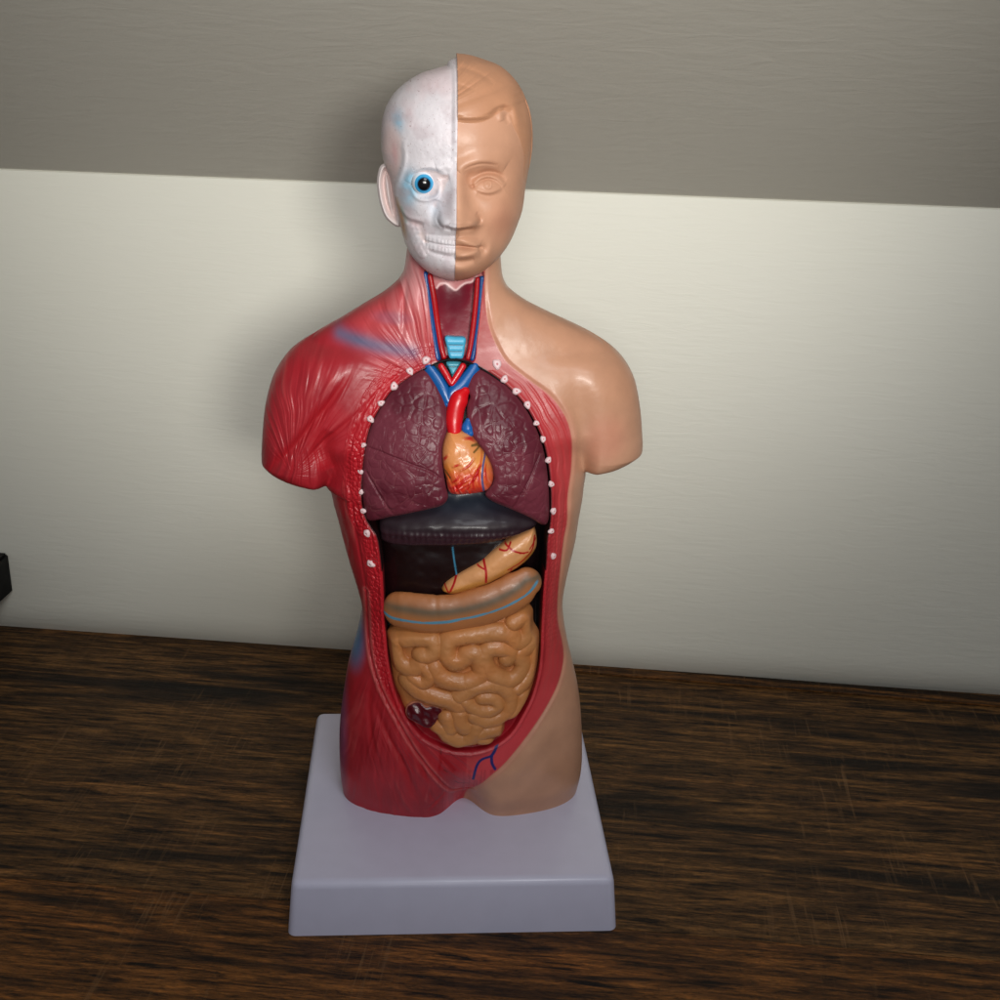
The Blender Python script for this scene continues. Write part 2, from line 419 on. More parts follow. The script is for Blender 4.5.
# painted vessels of the pelvis
def pline(C, px, w, col, mask=None):
    l = resample(catmull(P(px), False, 5), 30, False)
    d = seg_dist(Xf, Zf, l, margin=4, far=99); m = 1-sm(w*.6, w*1.25, d)
    if mask is not None: m = m*mask
    return mixc(C, col, m)
oc = (sd_c > 0)
for l, w in (([(437, 742), (440, 750), (441, 760), (439, 770)], .6), ([(441, 757), (448, 763), (454, 770)], .85)): C = pline(C, l, w, lin(158, 12, 26), oc)
for l, w in (([(499, 738), (495, 750), (491.5, 756)], .65), ([(491.5, 756), (481, 760), (476, 768), (473, 779)], .55), ([(491.5, 756), (492, 763), (495, 769)], .6)): C = pline(C, l, w, lin(24, 36, 104), oc)
for l in ([(441, 749), (441, 754)], [(444, 770), (447, 772)], [(455, 781), (460, 783), (468, 783)]): C = pline(C, l, .25, lin(120, 20, 24), oc)

# back half: plain shell in the same two colours
NB = 170
tb = np.cos(np.linspace(0, PI, NB))[1:-1]
Xb = .5*(xl+xr)+.5*(xr-xl)*tb[None]; Zb = np.repeat(zr[:, None], NB-2, 1)
Yb = .92*F0(Xb, np.maximum(Zb, 30))+.5*np.exp(-((Xb-2)/5)**2)*-3
Cb = np.empty(Xb.shape+(3,)); Cb[:] = red_c; Cb = mixc(Cb, skin_c, sm(-.3, .3, Xb-2))
V = np.concatenate([np.stack([Xf, Yf, Zf], -1), np.stack([Xb, Yb, Zb], -1)], 1)
CC = np.concatenate([C, Cb], 1)

model = bpy.data.objects.new('anatomical_torso_model', None); COL.objects.link(model)
tag(model, 'plastic human torso model, half red muscle and half skin, on a pale square base', 'anatomy model')
body = mesh_grid('torso', V, M_body, model, CC, wrap=True, flip=False)

# ------------------------------------------------------------------ base
bm = bmesh.new()
h = 60; t = 1.9
vs = [bm.verts.new((x*.001, y*.001, z*.001)) for z, q in ((0, h), (ZB, h-t)) for x, y in ((-q, -q), (q, -q), (q, q), (-q, q))]
for f in ((3, 2, 1, 0), (4, 5, 6, 7), (0, 1, 5, 4), (1, 2, 6, 5), (2, 3, 7, 6), (3, 0, 4, 7)): bm.faces.new([vs[i] for i in f])
ed = [e for e in bm.edges if not (e.verts[0].co.z < .001 and e.verts[1].co.z < .001)]
bmesh.ops.bevel(bm, geom=ed, offset=.0030, segments=6, profile=.5, affect='EDGES', clamp_overlap=True)
base = bm_obj('base', bm, M_base, model, True)
base.data.set_sharp_from_angle(angle=math.radians(40))

# ------------------------------------------------------------------ organs
def pillow(name, px, off, R, thick, mat, parent, relief=None, color=None, centre=None, nt=220, nr=90, G=None, dome=0.0, n=5, xz=None, trace_off=None, grow=0.0):
    """solid organ: traced outline, rounded rim, domed and sculpted front, side wall and back"""
    G = G or F0
    o = on_surf(px, G, off if trace_off is None else trace_off) if xz is None else np.asarray(xz)
    o = resample(catmull(o, True, n), nt)
    if grow:
        tg = np.roll(o, -2, 0)-np.roll(o, 2, 0); tg /= np.linalg.norm(tg, axis=1)[:, None]; nn_ = np.stack([tg[:, 1], -tg[:, 0]], 1)
        if np.sum((nn_)*(o-o.mean(0))) < 0: nn_ = -nn_
        o = o+nn_*grow
    c = o.mean(0) if centre is None else on_surf([centre], G, off)[0]
    s = np.linspace(0.0, 1, nr); s = 1-(1-s)**1.25; s[0] = .004
    X = c[0]+(o[None, :, 0]-c[0])*s[:, None]; Z = c[1]+(o[None, :, 1]-c[1])*s[:, None]
    d = seg_dist(X, Z, o, True, margin=50)
    d[-1] = 0
    prof = np.sqrt(np.clip(1-(1-np.clip(d/R, 0, 1))**2, 0, 1))
    dm = dome*(1-(1-np.clip(d/max(d.max(), 1e-6), 0, 1))**2)
    y = G(X, Z)+off-R+R*prof+dm
    if relief is not None: y = y+relief(X, Z, d)
    cols = np.empty(X.shape+(3,)); cols[:] = color(X, Z, d) if callable(color) else lin(*color)
    Y = -y
    rows = [np.stack([X, Y, Z], -1)]; rc = [cols]
    for f in (.3, .65, 1.0):
        yy = Y[-1]+thick*f
        k = 1-.04*f
        rows.append(np.stack([c[0]+(X[-1]-c[0])*k, yy, c[1]+(Z[-1]-c[1])*k], -1)[None]); rc.append(cols[-1:])
    rows.append(np.stack([c[0]+(X[-1]-c[0])*.01, np.full(nt, Y[-1].mean()+thick), c[1]+(Z[-1]-c[1])*.01], -1)[None]); rc.append(cols[-1:])
    V = np.concatenate(rows, 0); K = np.concatenate(rc, 0)
    a = o; area = .5*np.sum(a[:, 0]*np.roll(a[:, 1], -1)-np.roll(a[:, 0], -1)*a[:, 1])
    return mesh_grid(name, V, mat, parent, K, wrap=True, flip=(area > 0))
def tube(name, pts, rad, mat, parent, color=None, flat=1.0, ns=20, relief=None, cap=True):
    """pts: n x 3 path in mm, rad: radius per point"""
    pts = np.asarray(pts, float); q = np.c_[pts, np.broadcast_to(rad, len(pts))]
    q = catmull(q, False, 10)
    p, r = q[:, :3], q[:, 3]
    T = np.gradient(p, axis=0); T /= np.linalg.norm(T, axis=1)[:, None]
    yv = np.array([0, 1., 0])
    Nn = np.cross(T, yv); Nn /= np.maximum(np.linalg.norm(Nn, axis=1)[:, None], 1e-6)
    Bn = np.cross(T, Nn)
    if cap:
        k = 6; ext = []
        p0, pe = p[0], p[-1]; al = np.linspace(PI/2, 0, k, endpoint=False)
        P0 = np.array([p0-T[0]*r[0]*math.sin(a)*.9 for a in al]); R0 = np.array([max(r[0]*math.cos(a), 1e-3) for a in al])
        P1 = np.array([pe+T[-1]*r[-1]*math.sin(a)*.9 for a in al[::-1]]); R1 = np.array([max(r[-1]*math.cos(a), 1e-3) for a in al[::-1]])
        p = np.vstack([P0, p, P1]); r = np.r_[R0, r, R1]
        Nn = np.vstack([np.repeat(Nn[:1], k, 0), Nn, np.repeat(Nn[-1:], k, 0)]); Bn = np.vstack([np.repeat(Bn[:1], k, 0), Bn, np.repeat(Bn[-1:], k, 0)])
    ph = np.linspace(0, 2*PI, ns, endpoint=False)
    rr = np.repeat(r[:, None], ns, 1)
    if relief is not None: rr = rr+relief(np.repeat(np.linspace(0, 1, len(r))[:, None], ns, 1), np.repeat(ph[None], len(r), 0))
    V = p[:, None]+Nn[:, None]*(np.cos(ph)[None]*rr)[..., None]+Bn[:, None]*(np.sin(ph)[None]*rr*flat)[..., None]
    K = None
    if color is not None:
        K = np.empty(V.shape); K[:] = color(V[..., 0], V[..., 2], ph) if callable(color) else lin(*color)
    return mesh_grid(name, V, mat, parent, K, wrap=True)
def T3(px, off, sink=0.0):
    """path on the body surface: traced points raised by off"""
    xz = on_surf(px, F0, off); y = -(F0(xz[:, 0], xz[:, 1])+off)+sink
    return np.stack([xz[:, 0], y, xz[:, 1]], 1)

def polyd(X, Z, px, off, n=30, smooth=True, w=4):
    q = on_surf(px, F0, off)
    l = resample(catmull(q, False, 5) if smooth else q, n, False)
    return seg_dist(X, Z, l, margin=w, far=99, want_t=True)

# lungs -------------------------------------------------------------
def lung_relief(seed, fiss):
    def f(X, Z, d):
        wx = X+1.2*vnoise(X*.15, Z*.15, seed); wz = Z+1.2*vnoise(X*.15, Z*.15, seed+1)
        c1, i1 = voro(wx*.27, wz*.27, seed); c2, i2 = voro(wx*.46, wz*.46, seed+4)
        m = sm(150, 172, Z+.3*np.abs(X))
        h = .40*sm(.0, .4, c1)*(1-.5*m)+.08*sm(.0, .3, c2)*(1-m)+.13*np.exp(-(c1/.07)**2)*sm(192, 176, Z)
        h = h+.22*(1-.5*m)*i1
        low = sm(150, 138, Z)*np.exp(-((np.abs(X)-12)/11)**2)
        h = h+.6*low*sm(0, .5, c2)
        for l in fiss:
            dd, _ = polyd(X, Z, l, -.5)
            h = h-.55*np.exp(-(dd/.45)**2)
        return h*sm(0, 2.5, d)+.18*fbm(X*.3, Z*.3, seed)
    return f
def lung_col(seed):
    def f(X, Z, d):
        c = np.empty(X.shape+(3,)); c[:] = lin(106, 46, 58)
        c = mixc(c, lin(88, 32, 44), sm(-.4, .8, fbm(X*.1, Z*.1, seed)))
        c1, i1 = voro((X+1.2*vnoise(X*.15, Z*.15, seed-20))*.27, (Z+1.2*vnoise(X*.15, Z*.15, seed-19))*.27, seed-20)
        c = mixc(c, lin(150, 96, 96), np.exp(-(c1/.035)**2)*.35*sm(-.3, .5, vnoise(X*.3, Z*.3, 9))*sm(186, 172, Z))
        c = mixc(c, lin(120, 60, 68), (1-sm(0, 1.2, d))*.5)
        return c
    return f
lungA = [(421.6, 372), (430, 375), (437, 385), (444, 400), (447.5, 416), (446.5, 431), (442, 445), (441, 460), (442.5, 474), (445, 489), (447, 498), (443, 505), (431, 509), (412, 513), (388, 517.6),
         (371, 521), (366, 516), (363.5, 498), (362.5, 474), (365.5, 450), (371.5, 429), (381.5, 409.6), (393, 392), (407, 379)]
lungB = [(474, 371.5), (468.5, 378), (468, 390), (471.5, 398), (468.5, 407), (468.5, 421), (473, 436), (481.6, 448), (490.5, 462), (495, 477), (493, 487), (486.5, 496), (496, 503), (513, 510), (529.6, 517.6),
         (544, 525), (548, 520), (548.5, 503), (547.5, 484), (544.5, 460), (538.5, 438), (527, 414), (513, 394), (497, 379.5), (484, 372)]
l1 = pillow('lung', lungA, .1, 1.8, 10, M_lung, model, lung_relief(21, [[(366, 446), (385, 452), (410, 462), (430, 470), (441, 478)], [(366, 470), (378, 490), (392, 512)]]), lung_col(41), centre=(404, 450), nr=170, nt=340, dome=1.6, grow=.45)
l2 = pillow('lung', lungB, .1, 1.8, 10, M_lung, model, lung_relief(23, [[(540, 452), (530, 475), (518, 498), (512, 508)]]), lung_col(43), centre=(520, 455), nr=170, nt=340, dome=1.6, grow=.45)

# heart ----------------------------------------------------------------
heart_px = [(448, 433), (455, 431.5), (466, 434), (474, 440), (483, 452), (491, 465), (494, 479), (491, 489), (484, 494), (473, 496), (457, 497), (449, 494), (446, 482), (443, 467), (442.5, 450)]
hv_red = [[(443, 463), (446, 458), (448, 455)], [(452, 493), (462, 487), (470, 482), (476, 474), (481, 460), (482, 450)], [(455, 489), (463, 482), (470, 478)], [(458, 483), (466, 477), (475, 473)],
          [(463, 439), (470, 440), (476, 444)], [(461, 469), (468, 465), (474, 458)], [(480, 486), (478, 475), (479, 465)], [(487, 483), (485, 472), (486, 462)], [(450, 484), (455, 480), (460, 474)],
          [(474, 490), (473, 480), (476, 470)], [(449, 489), (456, 486), (463, 479)], [(484, 462), (478, 468), (474, 478)], [(453, 466), (460, 463)], [(466, 490), (470, 484)]]
hv_dark = [[(445, 472), (450, 478)], [(472, 446), (478, 447), (484, 452)], [(474, 452), (479, 449)], [(444, 476), (447, 481)]]
hv_blue = [[(486, 455), (483, 465), (482, 478), (484, 492)]]
def heart_relief(X, Z, d):
    h = .2*fbm(X*.25, Z*.25, 3)
    n = vnoise((X*.9+Z*.45)*1.3, (Z-X)*.16, 6)
    zc = on_surf([(468, 470)], F0, 3)[0, 1]
    h += .35*n*sm(zc+3, zc-4, Z)
    for l in hv_red+hv_blue:
        dd, _ = polyd(X, Z, l, 3.0); h = h+.28*np.exp(-(dd/.4)**2)
    return h*sm(0, 1.5, d)
def heart_col(X, Z, d):
    c = np.empty(X.shape+(3,)); c[:] = lin(218, 142, 84)
    zt = on_surf([(468, 470)], F0, 3)[0, 1]
    w = Z+1.2*fbm(X*.4, Z*.4, 2)
    xr_ = on_surf([(482, 470)], F0, 3)[0, 0]
    c = mixc(c, lin(230, 150, 50), sm(zt+7, zt+1, w)*sm(4, 0, np.abs(X-xr_))*.9)
    xl_ = on_surf([(446, 472)], F0, 3)[0, 0]
    c = mixc(c, lin(224, 150, 30), sm(zt+3, zt-1, w)*sm(4.5, 0, np.abs(X-xl_))*.95)
    c = mixc(c, lin(214, 78, 46), sm(zt+3.5, zt-3.0, w)*.8)
    c = mixc(c, lin(206, 26, 26), sm(zt-3.5, zt-7.5, w)*.85)
    st = vnoise((X*.8+Z*.5)*1.6, (Z-X)*.15, 6)
    c = mixc(c, lin(232, 120, 96), sm(.2, .6, st)*sm(zt+1, zt-3, Z)*.6)
    for l in hv_red:
        dd, t = polyd(X, Z, l, 3.0); c = mixc(c, lin(190, 14, 20), (1-sm(.2, .55, dd))*.92*np.clip(np.sin(t*PI*.9+.15), 0, 1))
    for l in hv_dark:
        dd, t = polyd(X, Z, l, 3.0); c = mixc(c, lin(70, 66, 20), (1-sm(.2, .5, dd))*.8)
    for l in hv_blue:
        dd, t = polyd(X, Z, l, 3.0); c = mixc(c, lin(86, 84, 130), 1-sm(.25, .5, dd))
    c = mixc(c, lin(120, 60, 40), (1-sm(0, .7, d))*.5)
    return c
heart = pillow('heart', heart_px, 3.0, 4.2, 9, M_gloss, model, heart_relief, heart_col, nr=110, nt=240, dome=1.2, trace_off=2)

# great vessels: parts of the heart
def flat_part(name, px, off, mat, parent, thick=3, R=1.2, dome=.4, col=(200, 20, 20), relief=None):
    return pillow(name, px, off, R, thick, mat, parent, relief, col, nr=26, nt=120, dome=dome)
blue = (8, 84, 152)
tube('vein', T3([(429, 368), (436, 378), (443, 390), (448, 401)], -1.2), [1.9, 2.2, 2.3, 1.9], M_gloss, heart, blue, .8)
tube('vein', T3([(475, 367), (469, 376), (461, 386), (452, 394), (447, 404)], -1.0), [1.9, 2.2, 2.3, 2.3, 1.2], M_gloss, heart, blue, .8)
tube('artery', T3([(441, 366), (446, 374), (451, 383)], .3), [1.1, 1.15, 1.0], M_gloss, heart, (192, 10, 22), .8)
tube('artery', T3([(463, 366), (457.5, 375), (452, 383.5)], .35), [1.1, 1.15, 1.0], M_gloss, heart, (192, 10, 22), .8)
tube('aorta', T3([(454.5, 432), (454, 420), (456, 408), (460, 398), (465, 391)], -.4), [2.2, 2.9, 3.1, 3.1, 1.6], M_gloss, heart, (206, 8, 20), .9,
     relief=lambda s, p: .12*np.sin(s*9+np.cos(p)))
tube('pulmonary_artery', T3([(468.5, 421), (467.5, 428), (470, 433)], -.6), [1.2, 2.1, 1.5], M_gloss, heart, (6, 86, 160), .8)

# throat: vessels, windpipe ------------------------------------------------
neck = body
for k, (l, r, m, nm) in enumerate([
    ([(425, 274), (428, 296), (431.5, 322), (435, 346), (437.5, 358.5)], [1.0, 1.25, 1.35, 1.25, 1.1], M_blue, 'vein'),
    ([(430, 276), (433.5, 296), (437, 322), (441, 346), (444, 357)], [.9, 1.05, 1.1, 1.0, .9], M_red, 'artery'),
    ([(482, 278), (480.5, 300), (478.2, 325), (475, 346), (472.5, 359)], [.8, .9, .95, .9, .8], M_blue, 'vein'),
    ([(477.5, 279), (476, 300), (473.5, 325), (470.5, 346), (468, 358)], [.8, .9, .95, .9, .8], M_red, 'artery')]):
    tube(nm, T3(l, -1.3), r, m, body, None, .9)
tr = pillow('windpipe', [(445, 337.5), (455, 337.5), (465.5, 338.5), (465, 347), (463, 358.5), (456, 359), (449.5, 358.5), (447, 348)], -.9, .8, 2.5, M_organ, body,
            lambda X, Z, d: .25*np.abs(np.sin(Z*1.45))*sm(0, 1, d), lambda X, Z, d: mixc(np.ones(X.shape+(3,))*lin(66, 168, 204), lin(26, 66, 84),
            (np.abs(np.sin(Z*1.45)) < .25)*sm(3.6, 2.4, np.abs(X+.9))*sm(.3, 1.0, d)*.8), nr=40, nt=120, n=3)
pillow('windpipe', [(446, 363), (453, 362), (461, 363), (457.5, 370), (453, 378.5), (450, 371)], -2.2, .7, 2, M_organ, heart,
       lambda X, Z, d: .3*np.abs(np.sin(Z*1.3))*sm(0, 1, d), lambda X, Z, d: mixc(np.ones(X.shape+(3,))*lin(80, 165, 185), lin(30, 70, 84), (np.abs(np.sin(Z*1.3)) < .3)*.7), nr=24, nt=100, n=3)
# black seam of the lift-out chest plate
seam = T3([(424, 369.5), (431, 366), (437, 363), (446, 360.3), (455, 359.8), (464, 361), (474, 364.5), (484, 370), (494, 376.5), (503, 383)], .1)
tube('seam_rim', seam, [.2, .25, .32, .36, .36, .36, .32, .3, .28, .25], M_black, body, None, .8)

# diaphragm and liver ---------------------------------------------------------
def dia_rel(X, Z, d):
    zb = on_surf([(455, 540)], F0, -1)[0, 1]
    rib = np.sin(X*3.0+1.5*vnoise(X*.4, Z*.3, 4))*.17*np.exp(-((Z-zb)/2.2)**2)*sm(-34, -14, X)*sm(34, 16, X)
    return rib+.35*fbm(X*.10, Z*.12, 7)-7.5*sm(zb+3, zb+15, Z)+.6*np.exp(-((Z-zb-1.2)/1.3)**2)
def dia_col(X, Z, d):
    c = np.empty(X.shape+(3,)); c[:] = lin(38, 25, 31)
    zb = on_surf([(455, 540)], F0, -1)[0, 1]
    c = mixc(c, lin(34, 45, 58), sm(zb+4, zb+13, Z)*np.exp(-((X-3)/18)**2)*.8)
    c = mixc(c, lin(58, 32, 40), sm(zb+4, zb, Z)*.7)
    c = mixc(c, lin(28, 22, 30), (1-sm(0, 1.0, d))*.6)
    return c
dia_px = [(379, 524), (380, 533), (381.5, 541), (390, 545), (400, 546.5), (415, 547.5), (430, 548), (445, 547.8), (460, 547), (475, 546), (490, 544), (503, 541), (515, 537.5), (525, 533), (534, 529), (538, 522),
          (533, 515), (515, 506), (495, 498), (480, 490), (455, 487), (440, 495), (420, 505), (395, 513), (383, 517)]
dia = pillow('diaphragm', dia_px, -1.5, 2.2, 14, M_dia, model, dia_rel, dia_col, centre=(458, 520), nr=90, nt=420, dome=1.0)
liv_px = [(384, 540), (383, 560), (384, 580), (387, 598), (400, 602), (425, 603), (450, 600), (475, 592), (505, 575), (525, 560), (528, 545), (510, 538), (480, 536), (440, 537), (405, 536)]
def liv_col(X, Z, d):
    c = np.empty(X.shape+(3,)); c[:] = lin(24, 9, 11)
    dd, _ = polyd(X, Z, [(452.5, 546), (454, 558), (455.5, 567), (457.5, 579)], -7)
    return mixc(c, lin(60, 128, 160), 1-sm(.15, .38, dd))
pillow('liver', liv_px, -7, 3, 6, M_gloss, model, lambda X, Z, d: .5*fbm(X*.1, Z*.1, 12), liv_col, nr=90, nt=260, dome=1.5)
# stomach ------------------------------------------------------------------------
sto_px = [(534.5, 531), (537.5, 540), (537, 551.6), (528, 563.6), (513, 574.5), (494, 585), (474, 593), (460, 597), (449, 597.5), (441.5, 593), (448, 584), (464, 574), (482, 563.6), (497, 551.6), (512, 542), (525, 535)]
def sto_col(X, Z, d):
    c = np.empty(X.shape+(3,)); c[:] = lin(214, 152, 100)
    q = on_surf([(450, 594), (494, 580), (530, 556)], F0, -2)
    zl = np.interp(X, q[:, 0], q[:, 1])
    c = mixc(c, lin(196, 130, 44), sm(3.2, .3, Z-zl)*.8)
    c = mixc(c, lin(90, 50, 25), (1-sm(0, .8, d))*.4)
    for l, w in (([(449, 597), (474, 592), (494, 584.5), (511, 574.5), (524, 565)], .3), ([(449, 594), (454, 585), (457, 578)], .36), ([(449, 594), (445, 588)], .3), ([(486, 583), (486, 572), (484, 563)], .45), ([(486, 570), (478, 568)], .3),
                 ([(511, 574), (512, 568), (520, 563), (532, 551), (535, 538)], .33), ([(520, 553), (528, 552)], .33), ([(506, 547), (514, 551), (524, 553)], .35), ([(511, 545), (507, 551), (500, 552)], .3), ([(512, 568), (508, 570)], .3), ([(536, 541), (530, 549)], .3)):
        dd, _ = polyd(X, Z, l, -2.0); c = mixc(c, lin(178, 14, 22), 1-sm(w*.6, w*1.3, dd))
    return c
pillow('stomach', sto_px, -2.4, 4.5, 8, M_gloss, model, lambda X, Z, d: .25*fbm(X*.2, Z*.2, 31), sto_col, centre=(498, 567), nr=110, nt=300, dome=.8)

# small intestine --------------------------------------------------------------------
def zi(l): return [(380+x/5, 560+y/5) for x, y in l]
int_px = [(388, 634), (387.5, 645), (389, 657), (393.5, 686), (399, 700), (404, 712), (413, 722), (424, 731), (434, 735), (439, 742), (448, 747), (458, 749.5), (468, 747.5), (477, 748), (487, 746), (497, 742), (504.5, 735), (507, 723),
          (518, 717), (526, 706), (532, 694), (537.5, 673), (540, 650), (540, 636), (534.5, 626), (533, 612), (520, 608), (480, 622), (430, 630), (405, 630)]
coils = [([(112, 398), (180, 395), (250, 402), (272, 440), (248, 474), (208, 478)], 31),
         ([(72, 392), (66, 450), (92, 512), (150, 546), (200, 525)], 31),
         ([(690, 412), (640, 372), (560, 368), (470, 378), (385, 388), (338, 412), (332, 462), (362, 506), (412, 498), (440, 470), (485, 470), (505, 520), (512, 562), (478, 592), (420, 610), (352, 602), (298, 578), (268, 535)], 33),
         ([(672, 318), (735, 290), (750, 340), (735, 392), (700, 415)], 30),
         ([(640, 490), (660, 460), (610, 440), (545, 446), (518, 492), (540, 548), (590, 585), (650, 602), (700, 572), (722, 520), (705, 470), (745, 440), (782, 395), (772, 345)], 31),
         ([(790, 440), (778, 530), (730, 610), (695, 645)], 27),
         ([(160, 590), (212, 612), (245, 575), (225, 540)], 27), ([(142, 612), (190, 655), (270, 680), (345, 700), (395, 725)], 33),
         ([(395, 678), (450, 645), (520, 622), (600, 628), (652, 672), (655, 735), (622, 785), (560, 806), (500, 795), (470, 775)], 32),
         ([(425, 705), (480, 742), (545, 755), (592, 728), (570, 690), (510, 685)], 27),
         ([(395, 770), (402, 812), (425, 836)], 34), ([(335, 790), (345, 850)], 30), ([(300, 850), (350, 892), (415, 915), (470, 880), (480, 835)], 34), ([(490, 880), (545, 858), (600, 845)], 32),
         ([(720, 680), (700, 740), (660, 790)], 27), ([(500, 900), (540, 915)], 22)]
IO = 1.0
_co = [(resample(catmull(on_surf(zi(l), F0, IO), False, 6), 40, False), (r+3)/5*.366) for l, r in coils]
def coil_h(X, Z):
    h = np.full(X.shape, 0.0); q = np.zeros(X.shape)
    for l, r in _co:
        d = seg_dist(X, Z, l, margin=r*1.6, far=99)
        v = np.sqrt(np.clip(1-(d/(r*1.5))**2, 0, 1))
        q = np.maximum(q, v)
    return q
def int_rel(X, Z, d):
    return 3.3*coil_h(X, Z)*sm(-.3, 2.0, d)+.14*fbm(X*.35, Z*.35, 17)
def int_col(X, Z, d):
    c = np.empty(X.shape+(3,)); c[:] = lin(184, 122, 70)
    q = coil_h(X, Z)
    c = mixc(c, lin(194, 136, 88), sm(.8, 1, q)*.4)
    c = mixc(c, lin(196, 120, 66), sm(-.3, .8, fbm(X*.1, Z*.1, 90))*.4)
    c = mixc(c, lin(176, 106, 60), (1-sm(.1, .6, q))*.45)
    return c
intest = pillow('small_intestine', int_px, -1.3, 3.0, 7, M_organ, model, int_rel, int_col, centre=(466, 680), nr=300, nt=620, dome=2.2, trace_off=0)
# appendix / caecum opening
cae = [(405.5, 712), (408, 706), (414, 703), (421, 703), (426, 706.5), (434, 706), (441, 708.5), (444.5, 716), (442.5, 721), (438, 720), (436, 723), (433, 728), (424, 727.5), (415, 723.5), (408, 718)]
def cae_rel(X, Z, d):
    return .55*np.sin(X*.85+.8)*np.sin(Z*.9+X*.4)+.1*fbm(X*.5, Z*.5, 4)
pillow('caecum', cae, 1.3, 1.0, 2.5, M_gloss, intest, cae_rel, lambda X, Z, d: mixc(mixc(np.ones(X.shape+(3,))*lin(82, 10, 22), lin(40, 6, 12), (.0*sm(0, .12, voro(X*.15, Z*.15, 61)[0]))), lin(214, 140, 110), (1-sm(.15, .45, d))*.75), nr=50, nt=160, dome=.4)

# transverse colon -------------------------------------------------------------------
colp = [(399, 613.5), (406, 614.5), (418, 616.5), (431, 618), (447, 617.5), (463, 615), (478, 611.5), (493, 606.5), (507, 600), (519, 592.5), (528, 585.5)]
colr = [6.4, 6.9, 7.2, 7.1, 7.0, 6.9, 7.0, 7.1, 6.9, 6.4, 5.4]
cp = on_surf(colp, F0, 1); cpy = -(F0(cp[:, 0], cp[:, 1])+1)+3.2
band = on_surf([(384, 613), (392, 617.5), (404, 620), (424, 622.5), (447, 622), (462, 619), (480, 615), (498, 609.5), (515, 601.5), (530, 591.5), (537, 583)], F0, 1.5)
band = resample(catmull(band, False, 5), 60, False)
mid_l = resample(catmull(cp, False, 5), 50, False)
def col_col(X, Z, ph):
    c = np.empty(X.shape+(3,)); c[:] = lin(168, 108, 64)
    zm = np.interp(X, mid_l[:, 0], mid_l[:, 1])
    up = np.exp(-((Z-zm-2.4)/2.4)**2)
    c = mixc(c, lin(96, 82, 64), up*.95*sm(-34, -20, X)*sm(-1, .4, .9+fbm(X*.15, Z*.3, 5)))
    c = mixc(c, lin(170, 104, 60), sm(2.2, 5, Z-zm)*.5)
    dd = seg_dist(X, Z, band, margin=4, far=99)
    w = .45+.12*vnoise(X*.25, Z*0, 2)
    return mixc(c, lin(84, 140, 166), 1-sm(w*.75, w*1.35, dd))
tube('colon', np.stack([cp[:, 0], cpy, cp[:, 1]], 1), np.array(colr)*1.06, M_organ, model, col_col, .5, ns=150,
     relief=lambda s, p: .16*np.sin(s*24)*1.0+.10*vnoise(s*30, p*2, 3)-.35*np.exp(-((s-.36)/.015)**2)*.6)

# rib ends -----------------------------------------------------------------------------
ribs = [(426, 360, 4.6), (410, 371, 4.0), (394, 386, 4.2), (381, 403, 3.6), (370.5, 419, 4.0), (363.5, 445, 3.0), (360.4, 471.5, 2.8), (361, 492, 2.9), (363, 511, 3.0), (367, 533, 4.3), (370.8, 563.6, 4.6),
        (497, 364, 4.9), (504.5, 379, 4.5), (516.5, 391, 4.0), (527.5, 404.6, 4.0), (536.5, 423, 3.0), (543.2, 439, 3.4), (548.5, 460, 3.8), (551.5, 484, 3.3), (553.5, 511, 3.6), (551.4, 531, 3.5), (553.6, 556, 3.3)]
def rib_mesh():
    k = 28; V = []; Cc = []
    for i, rr in enumerate([.01, .16, .24, .34, .55, .75, .9, 1.0, 1.02]):
        yy = [-.50, -.52, -.62, -.70, -.68, -.52, -.3, 0, .5][i]
        a = np.linspace(0, 2*PI, k, endpoint=False)
        wob = 1+.10*np.sin(2*a+.6)+.08*np.sin(3*a+1)+.05*np.sin(5*a)
        V.append(np.stack([rr*wob*np.cos(a), np.full(k, yy), rr*wob*np.sin(a)], -1))
        Cc.append(np.repeat((lin(190, 110, 116) if i < 2 else lin(224, 196, 198))[None], k, 0))
    return np.array(V), np.array(Cc)
rv, rc_ = rib_mesh()
rib0 = None
for i, (x, y, r) in enumerate(ribs):
    q = on_surf([(x, y)], F0, .2)[0]; rm = r*.32
    if rib0 is None:
        rib0 = mesh_grid('rib_end', rv, M_head, body, rc_, wrap=True, flip=True); o = rib0
    else:
        o = rib0.copy(); COL.objects.link(o); o.parent = body
    e = .4
    n = np.array([-(F0(np.array([q[0]+e]), np.array([q[1]]))[0]-F0(np.array([q[0]-e]), np.array([q[1]]))[0])/(2*e), -1, -(F0(np.array([q[0]]), np.array([q[1]+e]))[0]-F0(np.array([q[0]]), np.array([q[1]-e]))[0])/(2*e)])
    n[0] = -n[0]*-1; 
    nv = Vector((n[0]*-1*-1, -1, n[2])).normalized()
    o.location = (q[0]*.001, -(F0(q[0:1], q[1:2])[0]+.4)*.001, q[1]*.001)
    o.rotation_mode = 'QUATERNION'
    o.rotation_quaternion = Vector((0, -1, 0)).rotation_difference(nv) @ Matrix.Rotation(i*1.3, 4, 'Y').to_quaternion()
    o.scale = (rm*(.8+.3*random.random()), rm*.75, rm*(.95+.3*random.random()))

